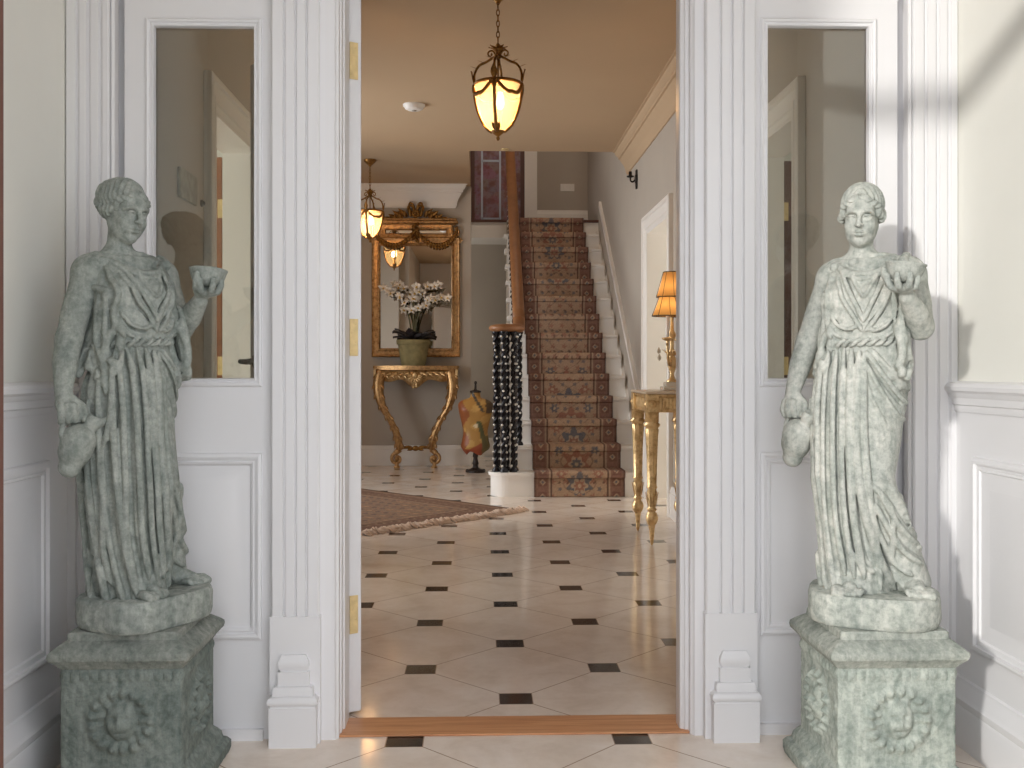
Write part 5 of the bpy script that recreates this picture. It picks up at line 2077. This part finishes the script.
for (sx_, sy_) in ((-1, -1), (-1, 1), (1, -1), (1, 1)):
    cx_, cy_ = sx_ * (hx - .037), sy_ * (hy - .037)
    m = MB()
    # fluted shaft: radius modulated round the axis
    seg = 40
    vs = []
    for r_, z_ in LP:
        for k in range(seg):
            a = 2 * PI * k / seg
            rr = r_ * (1 - (.10 * (.5 + .5 * math.cos(10 * a)) if .335 < z_ < .665 or .22 < z_ < .31 else 0))
            vs.append((cx_ + rr * math.cos(a), cy_ + rr * math.sin(a), z_))
    fs = []
    for i in range(len(LP) - 1):
        for k in range(seg):
            fs.append((i * seg + k, i * seg + (k + 1) % seg, (i + 1) * seg + (k + 1) % seg, (i + 1) * seg + k))
    m.add(vs, fs, 0, True)
    for k in range(6):
        a = 2 * PI * k / 6
        leafm(m, (cx_ + .020 * math.cos(a), cy_ + .020 * math.sin(a), .218), (math.cos(a) * .15, math.sin(a) * .15, 1), (math.cos(a), math.sin(a), 0), .085, .012, curl=.05)
    m.cbox(cx_ - .037, cx_ + .037, cy_ - .037, cy_ + .037, .756, .862, .004)
    for ddx, ddy in ((0, -1), (-1, 0)):
        m.ball((cx_ + ddx * .036, cy_ + ddy * .036, .805), (.024 if ddy else .008, .008 if ddy else .024, .024), 16, 8)
        m.ball((cx_ + ddx * .042, cy_ + ddy * .042, .805), (.009 if ddy else .006, .006 if ddy else .009, .009), 10, 6)
    m.build('leg', M_GILT2, stb)

# ------------------------------------------------------------------ candelabra lamp on the side table
lx, ly = ax(672, 5.93), 5.93
lam = thing('candelabra_lamp', 'gilt candelabra lamp with pleated amber shades on the side table', 'lamp', (lx, ly, .8795))
M_CRY = simple('crystal', srgb(220, 214, 200), .12, 0, var=.05, spec=.9)


def m_shade():
    m = NT('amber_silk_shade')
    t = m.n
    tl = m.node('ShaderNodeBsdfTranslucent')
    tl.inputs[0].default_value = (.85, .58, .27, 1)
    mx = m.node('ShaderNodeMixShader')
    mx.inputs[0].default_value = .55
    m.set(Base_Color=srgb(176, 126, 62), Roughness=.8, Emission_Color=(1, .55, .16, 1), Emission_Strength=.04)
    m.link(m.b.outputs[0], mx.inputs[1])
    m.link(tl.outputs[0], mx.inputs[2])
    m.link(mx.outputs[0], t['Material Output'].inputs[0])
    return m.mat


M_SHADE = m_shade()
m = MB()
m.cbox(-.062, .062, -.062, .062, 0, .022, .004).cbox(-.045, .045, -.045, .045, .022, .048, .004)
m.build('plinth', M_CRY, lam)
m = MB()
m.lathe([(.030, .048), (.034, .058), (.016, .070), (.012, .10), (.022, .13), (.030, .16), (.024, .19), (.010, .215), (.018, .235), (.010, .25), (.013, .30), (.026, .33), (.012, .36), (.009, .42), (.012, .50), (.008, .55)], (0, 0, 0), 20)
for k in range(8):
    a = 2 * PI * k / 8
    leafm(m, (.012 * math.cos(a), .012 * math.sin(a), .205), (math.cos(a), math.sin(a), .5), (0, 0, 1), .05, .014)
m.build('stem', M_GILT2, lam)
arms = [(ax(667.5, 5.80) - lx, 5.80 - ly, az(316, 5.8) - .878, .0), (.0, .02, az(297, 5.95) - .878, .0), (.065, .09, az(316, 6.0) - .878, .0)]
for i, (dx, dy, zb, _q) in enumerate(arms):
    m = MB()
    if i != 1:
        P = spline([(0, 0, .20), (dx * .4, dy * .4, .15), (dx * .85, dy * .85, .18), (dx, dy, .27), (dx, dy, .30)], 7)
        m.tube(P, .0075, 8)
        for q in (8, 14, 20):
            leafm(m, P[q], Vector((dx, dy, .06)), (0, 0, 1), .03, .009)
        m.lathe([(.008, .29), (.032, .30), (.034, .308), (.014, .312)], (dx, dy, 0), 16)
        m.lathe([(.011, .31), (.011, zb - .01), (.008, zb + .02)], (dx, dy, 0), 12, mi=1)
    else:
        m.lathe([(.008, .54), (.030, .55), (.012, .555), (.011, zb + .01)], (dx, dy, 0), 14)
    m.build('candle_arm', [M_GILT2, M_TRIMH], lam)
    m = MB()
    h, rb, rt = .112 if i != 1 else .150, .088, .046
    seg = 56
    vs = []
    for j in range(7):
        t = j / 6
        for k in range(seg):
            a = 2 * PI * k / seg
            r_ = (rb + (rt - rb) * t) * (1 - .05 * math.sin(PI * t)) * (1 + .018 * math.cos(28 * a))
            vs.append((dx + r_ * math.cos(a), dy + r_ * math.sin(a), zb + h * t))
    fs = [(j * seg + k, j * seg + (k + 1) % seg, (j + 1) * seg + (k + 1) % seg, (j + 1) * seg + k) for j in range(6) for k in range(seg)]
    m.add(vs, fs, 0, True)
    sh = m.build('lamp_shade', M_SHADE, lam)
    m = MB()
    for zz_, r_ in ((zb, rb), (zb + h, rt)):
        m.tube([(dx + (r_ + .001) * math.cos(2 * PI * k / 32), dy + (r_ + .001) * math.sin(2 * PI * k / 32), zz_) for k in range(33)], .0028, 6, cap=False)
    for k in range(8):
        a = 2 * PI * k / 8
        m.tube([(dx + (rb + .003) * math.cos(a), dy + (rb + .003) * math.sin(a), zb), (dx + (rt + .003) * math.cos(a), dy + (rt + .003) * math.sin(a), zb + h)], .0016, 5)
    m.build('shade_braid', M_DARKM, sh)
for i, (x_, y_, z_) in enumerate(((-.08, -.02, .20), (-.09, -.06, .24), (-.03, -.05, .17), (.03, -.04, .22), (.06, .02, .18))):
    m = MB()
    m.lathe([(0, -.026), (.010, -.016), (.012, -.004), (.004, .012), (0, .016)], (x_, y_, z_), 8, smooth=False)
    m.build('crystal_drop', M_CRY, lam)
m = MB()
m.tube(spline([(.06, -.02, .010), (.09, -.27, .007), (.10, -.325, .006), (.105, -.345, -.03), (.08, -.35, -.12), (.12, -.35, -.24), (.145, -.35, -.30)], 6), .0035, 6)
m.build('flex', M_BROWN, lam)

# small plaque and bell push on the left hall wall
pl = thing('wall_plaque', 'small grey relief plaque on the left hall wall behind the sidelight', 'plaque', (XHL, 3.74, 1.68))
MB().cbox(0, .012, -.11, .11, -.055, .055, .004).build('plate', simple('grey_relief', srgb(150, 146, 130), .8, var=.3, scale=30), pl)
bp = thing('bell_push', 'small dark bell push beside the left hall doorway', 'bell push', (XHL, 3.94, az(205, 3.94)))
MB().lathe([(.014, 0), (.014, .006), (.009, .008), (.007, .014), (0, .015)], (0, 0, 0), 14, mat=Matrix.Rotation(PI / 2, 3, 'Y')).build('button', M_DARKM, bp)

# ------------------------------------------------------------------ pedestals
def pedestal():
    r = empty('stone_pedestal')
    lev = [(0, .172, 0), (.012, .176, 0), (.030, .176, 0), (.040, .168, 0), (.043, .160, 0), (.050, .158, 0), (.060, .156, 0), (.070, .149, 0), (.077, .142, 0), (.080, .139, 1)]
    lev += [(z, .139, 1) for z in np.linspace(.083, .306, 76)]
    lev += [(.308, .139, 1), (.311, .143, 0), (.318, .147, 0), (.324, .153, 0), (.329, .158, 0), (.332, .161, 0), (.340, .163, 0), (.347, .162, 0), (.351, .158, 0), (.358, .150, 0), (.371, .132, 0), (.3715, .129, 0), (.386, .128, 0), (.390, .125, 0), (.391, .0001, 0)]
    n = 64
    vs = []
    for z, h, rel in lev:
        for side in range(4):
            for k in range(n):
                u = -1 + 2 * k / n
                e = 0.0
                x, y = u * h, -h
                # worn corners
                c = max(0, abs(u) - .93) / .07
                y += .004 * c * c + .0005 * math.sin(u * 31 + z * 170 + side) * (1 if h > .01 else 0)
                if rel:
                    uu, vv = u * h, z - .188
                    rho, phi = math.hypot(uu, vv), math.atan2(vv, uu)
                    e += .015 * math.exp(-((rho - .066) / .011) ** 2) * (.75 + .35 * math.cos(17 * phi + 40 * (rho - .066)))
                    # face in the middle of the wreath
                    e += .020 * max(0, 1 - (uu / .036) ** 2 - ((vv - .002) / .046) ** 2) ** .6
                    e += .007 * math.exp(-(uu / .007) ** 2 - ((vv + .002) / .016) ** 2)
                    for s in (-1, 1):
                        e -= .007 * math.exp(-((uu - s * .014) / .008) ** 2 - ((vv - .010) / .006) ** 2)
                        e += .005 * math.exp(-((uu - s * .018) / .011) ** 2 - ((vv + .010) / .010) ** 2)
                    e -= .005 * math.exp(-(uu / .012) ** 2 - ((vv + .024) / .004) ** 2)
                    e += .006 * math.exp(-((rho - .046) / .008) ** 2) * (.5 + .5 * math.cos(11 * phi)) * (1 if vv > -.01 else .4)
                    # ribbons to either side
                    e += .003 * math.exp(-((vv - .03 * math.sin(abs(uu) * 60)) / .008) ** 2) * (1 if abs(uu) > .08 and abs(u) < .9 else 0)
                    # egg and dart under the cornice
                    if z > .278:
                        q = abs(math.cos(u * PI * 6.5))
                        w = (z - .292) / .014
                        e += .007 * max(0, 1 - w * w) * (q ** .5 - .35)
                    e += .0005 * math.sin(uu * 190 + 3 * math.sin(z * 140)) * math.sin(z * 230 + uu * 60)
                y -= e
                a = side * PI / 2
                vs.append((x * math.cos(a) - y * math.sin(a), x * math.sin(a) + y * math.cos(a), z))
    N = 4 * n
    fs = []
    for i in range(len(lev) - 1):
        for k in range(N):
            fs.append((i * N + k, i * N + (k + 1) % N, (i + 1) * N + (k + 1) % N, (i + 1) * N + k))
    fs.append(tuple(range(N - 1, -1, -1)))
    m = MB()
    # split: moulded base, carved die, cornice with its pad
    def seg(i0, i1, name, mat, cap0=False):
        mm = MB()
        f2 = [tuple(v - i0 * N for v in f) for f in fs if len(f) == 4 and i0 * N <= min(f) and max(f) < (i1 + 1) * N]
        vv = vs[i0 * N:(i1 + 1) * N]
        cnt = i1 - i0
        f2 += [tuple(range(N - 1, -1, -1)), tuple(cnt * N + k for k in range(N))]
        mm.add(vv, f2, 0, True)
        return mm.build(name, mat, r, auto=28)
    i1 = [i for i, l in enumerate(lev) if l[2]][0]
    i2 = [i for i, l in enumerate(lev) if l[2]][-1]
    seg(0, i1, 'moulded_base', M_PED)
    seg(i1, i2, 'carved_die', M_PED)
    seg(i2, len(lev) - 1, 'cornice', M_PEDTOP)
    return r


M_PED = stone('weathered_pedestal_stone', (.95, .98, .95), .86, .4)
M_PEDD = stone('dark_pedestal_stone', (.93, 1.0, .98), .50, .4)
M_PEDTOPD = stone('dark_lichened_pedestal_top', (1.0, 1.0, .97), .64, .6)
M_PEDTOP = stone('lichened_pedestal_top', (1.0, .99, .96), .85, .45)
PR, PLc = (.969, 2.425), (-.830, 2.475)
pr = pedestal()
pr.location = (*PR, 0)
pr.rotation_euler = (0, 0, math.radians(0))
tag(pr, 'paler square stone pedestal with carved medallions under the right-hand statue', 'pedestal', 'pair of stone pedestals')
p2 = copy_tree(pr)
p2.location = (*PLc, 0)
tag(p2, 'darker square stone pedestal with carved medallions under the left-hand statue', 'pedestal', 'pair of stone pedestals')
g = goddess()
g.location = (PR[0], PR[1], .391)
g.rotation_euler = (0, 0, -math.radians(21.8))
tag(g, 'paler stone goddess statue facing forward, right of the doorway', 'statue', 'pair of stone goddess statues')
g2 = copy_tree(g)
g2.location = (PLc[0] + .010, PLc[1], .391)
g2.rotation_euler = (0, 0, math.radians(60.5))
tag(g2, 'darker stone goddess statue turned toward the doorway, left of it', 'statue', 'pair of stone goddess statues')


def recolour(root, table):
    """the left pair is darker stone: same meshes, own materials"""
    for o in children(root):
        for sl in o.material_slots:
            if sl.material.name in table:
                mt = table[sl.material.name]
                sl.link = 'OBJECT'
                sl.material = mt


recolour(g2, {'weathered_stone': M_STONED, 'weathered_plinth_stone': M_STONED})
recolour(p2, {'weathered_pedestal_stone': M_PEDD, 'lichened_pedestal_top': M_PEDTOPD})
# ------------------------------------------------------------------ light and camera
def lamp(name, kind, loc, energy, col=(1, 1, 1), **kw):
    l = bpy.data.lights.new(name, kind)
    l.energy = energy
    l.color = col
    for k, v in kw.items():
        setattr(l, k, v)
    o = bpy.data.objects.new(name, l)
    COL.objects.link(o)
    o.location = loc
    return o


w = bpy.data.worlds.new('sky')
SC.world = w
w.use_nodes = True
bg = w.node_tree.nodes['Background']
bg.inputs[0].default_value = (.92, .95, 1.0, 1)
bg.inputs[1].default_value = 2.5
sun = lamp('sun', 'SUN', (-3, -3, 4), 2.3, (1, .97, .92), angle=math.radians(3))
sun.rotation_euler = Vector((.275, .34, -.11)).to_track_quat('-Z', 'Y').to_euler()
WARM = (1, .60, .30)
for L, e in ((L1, 40), (L2, 52)):
    o = lamp('lantern_light', 'POINT', (L.location.x, L.location.y, 2.36), e, WARM, shadow_soft_size=.03)
for (dx, dy, zb, _q) in arms:
    lamp('table_lamp_light', 'POINT', (lx + dx, ly + dy, .878 + zb + .05), .34, (1, .62, .28), shadow_soft_size=.015)
o = lamp('west_window_daylight', 'AREA', (-3.15, 7.5, 1.45), 50, (.95, .97, 1), shape='RECTANGLE', size=1.7, size_y=1.8, spread=math.radians(120))
o.rotation_euler = (PI / 2, 0, -PI / 2)
o = lamp('stairwell_light', 'AREA', (.4, 9.5, 5.05), 20, (1, .82, .66), size=.8)
o.rotation_euler = Vector((.0, .8, -.75)).to_track_quat('-Z', 'Y').to_euler()
o = lamp('recess_fill', 'AREA', (-1.5, 11.1, 1.5), 9, (1, .97, .92), size=.7)  # added fill that brightens the recess wall; no window there
o.rotation_euler = Vector((1, .25, 0)).to_track_quat('-Z', 'Y').to_euler()
o = lamp('left_room_daylight', 'AREA', (-3.1, 4.3, 1.5), 30, (1, .98, .94), size=1.3)
o.rotation_euler = (PI / 2, 0, -PI / 2)
o = lamp('right_room_daylight', 'AREA', (3.1, 7.4, 1.5), 30, (1, .96, .90), size=1.3)
o.rotation_euler = (PI / 2, 0, PI / 2)
o = lamp('right_front_room_daylight', 'AREA', (3.1, 4.4, 1.5), 12, (1, .96, .90), size=1.3)
o.rotation_euler = (PI / 2, 0, PI / 2)

cam = bpy.data.cameras.new('camera')
co = bpy.data.objects.new('camera', cam)
COL.objects.link(co)
SC.camera = co
co.location = (0, 0, 1)
co.rotation_euler = (PI / 2, 0, -YAW)
cam.sensor_width = 36
cam.lens = F / 1024 * 36
cam.shift_y = (HZ - 384) / 1024
cam.clip_start = .02
vs_ = SC.view_settings
vs_.view_transform = 'Standard'
vs_.look = 'None'
vs_.gamma = 1
vs_.exposure = 0
vs_.use_curve_mapping = False
SC.cycles.use_denoising = True
SC.cycles.max_bounces = 10
SC.cycles.diffuse_bounces = 6
SC.cycles.transparent_max_bounces = 16
SC.cycles.caustics_reflective = False
SC.cycles.caustics_refractive = False
SC.cycles.sample_clamp_indirect = 6
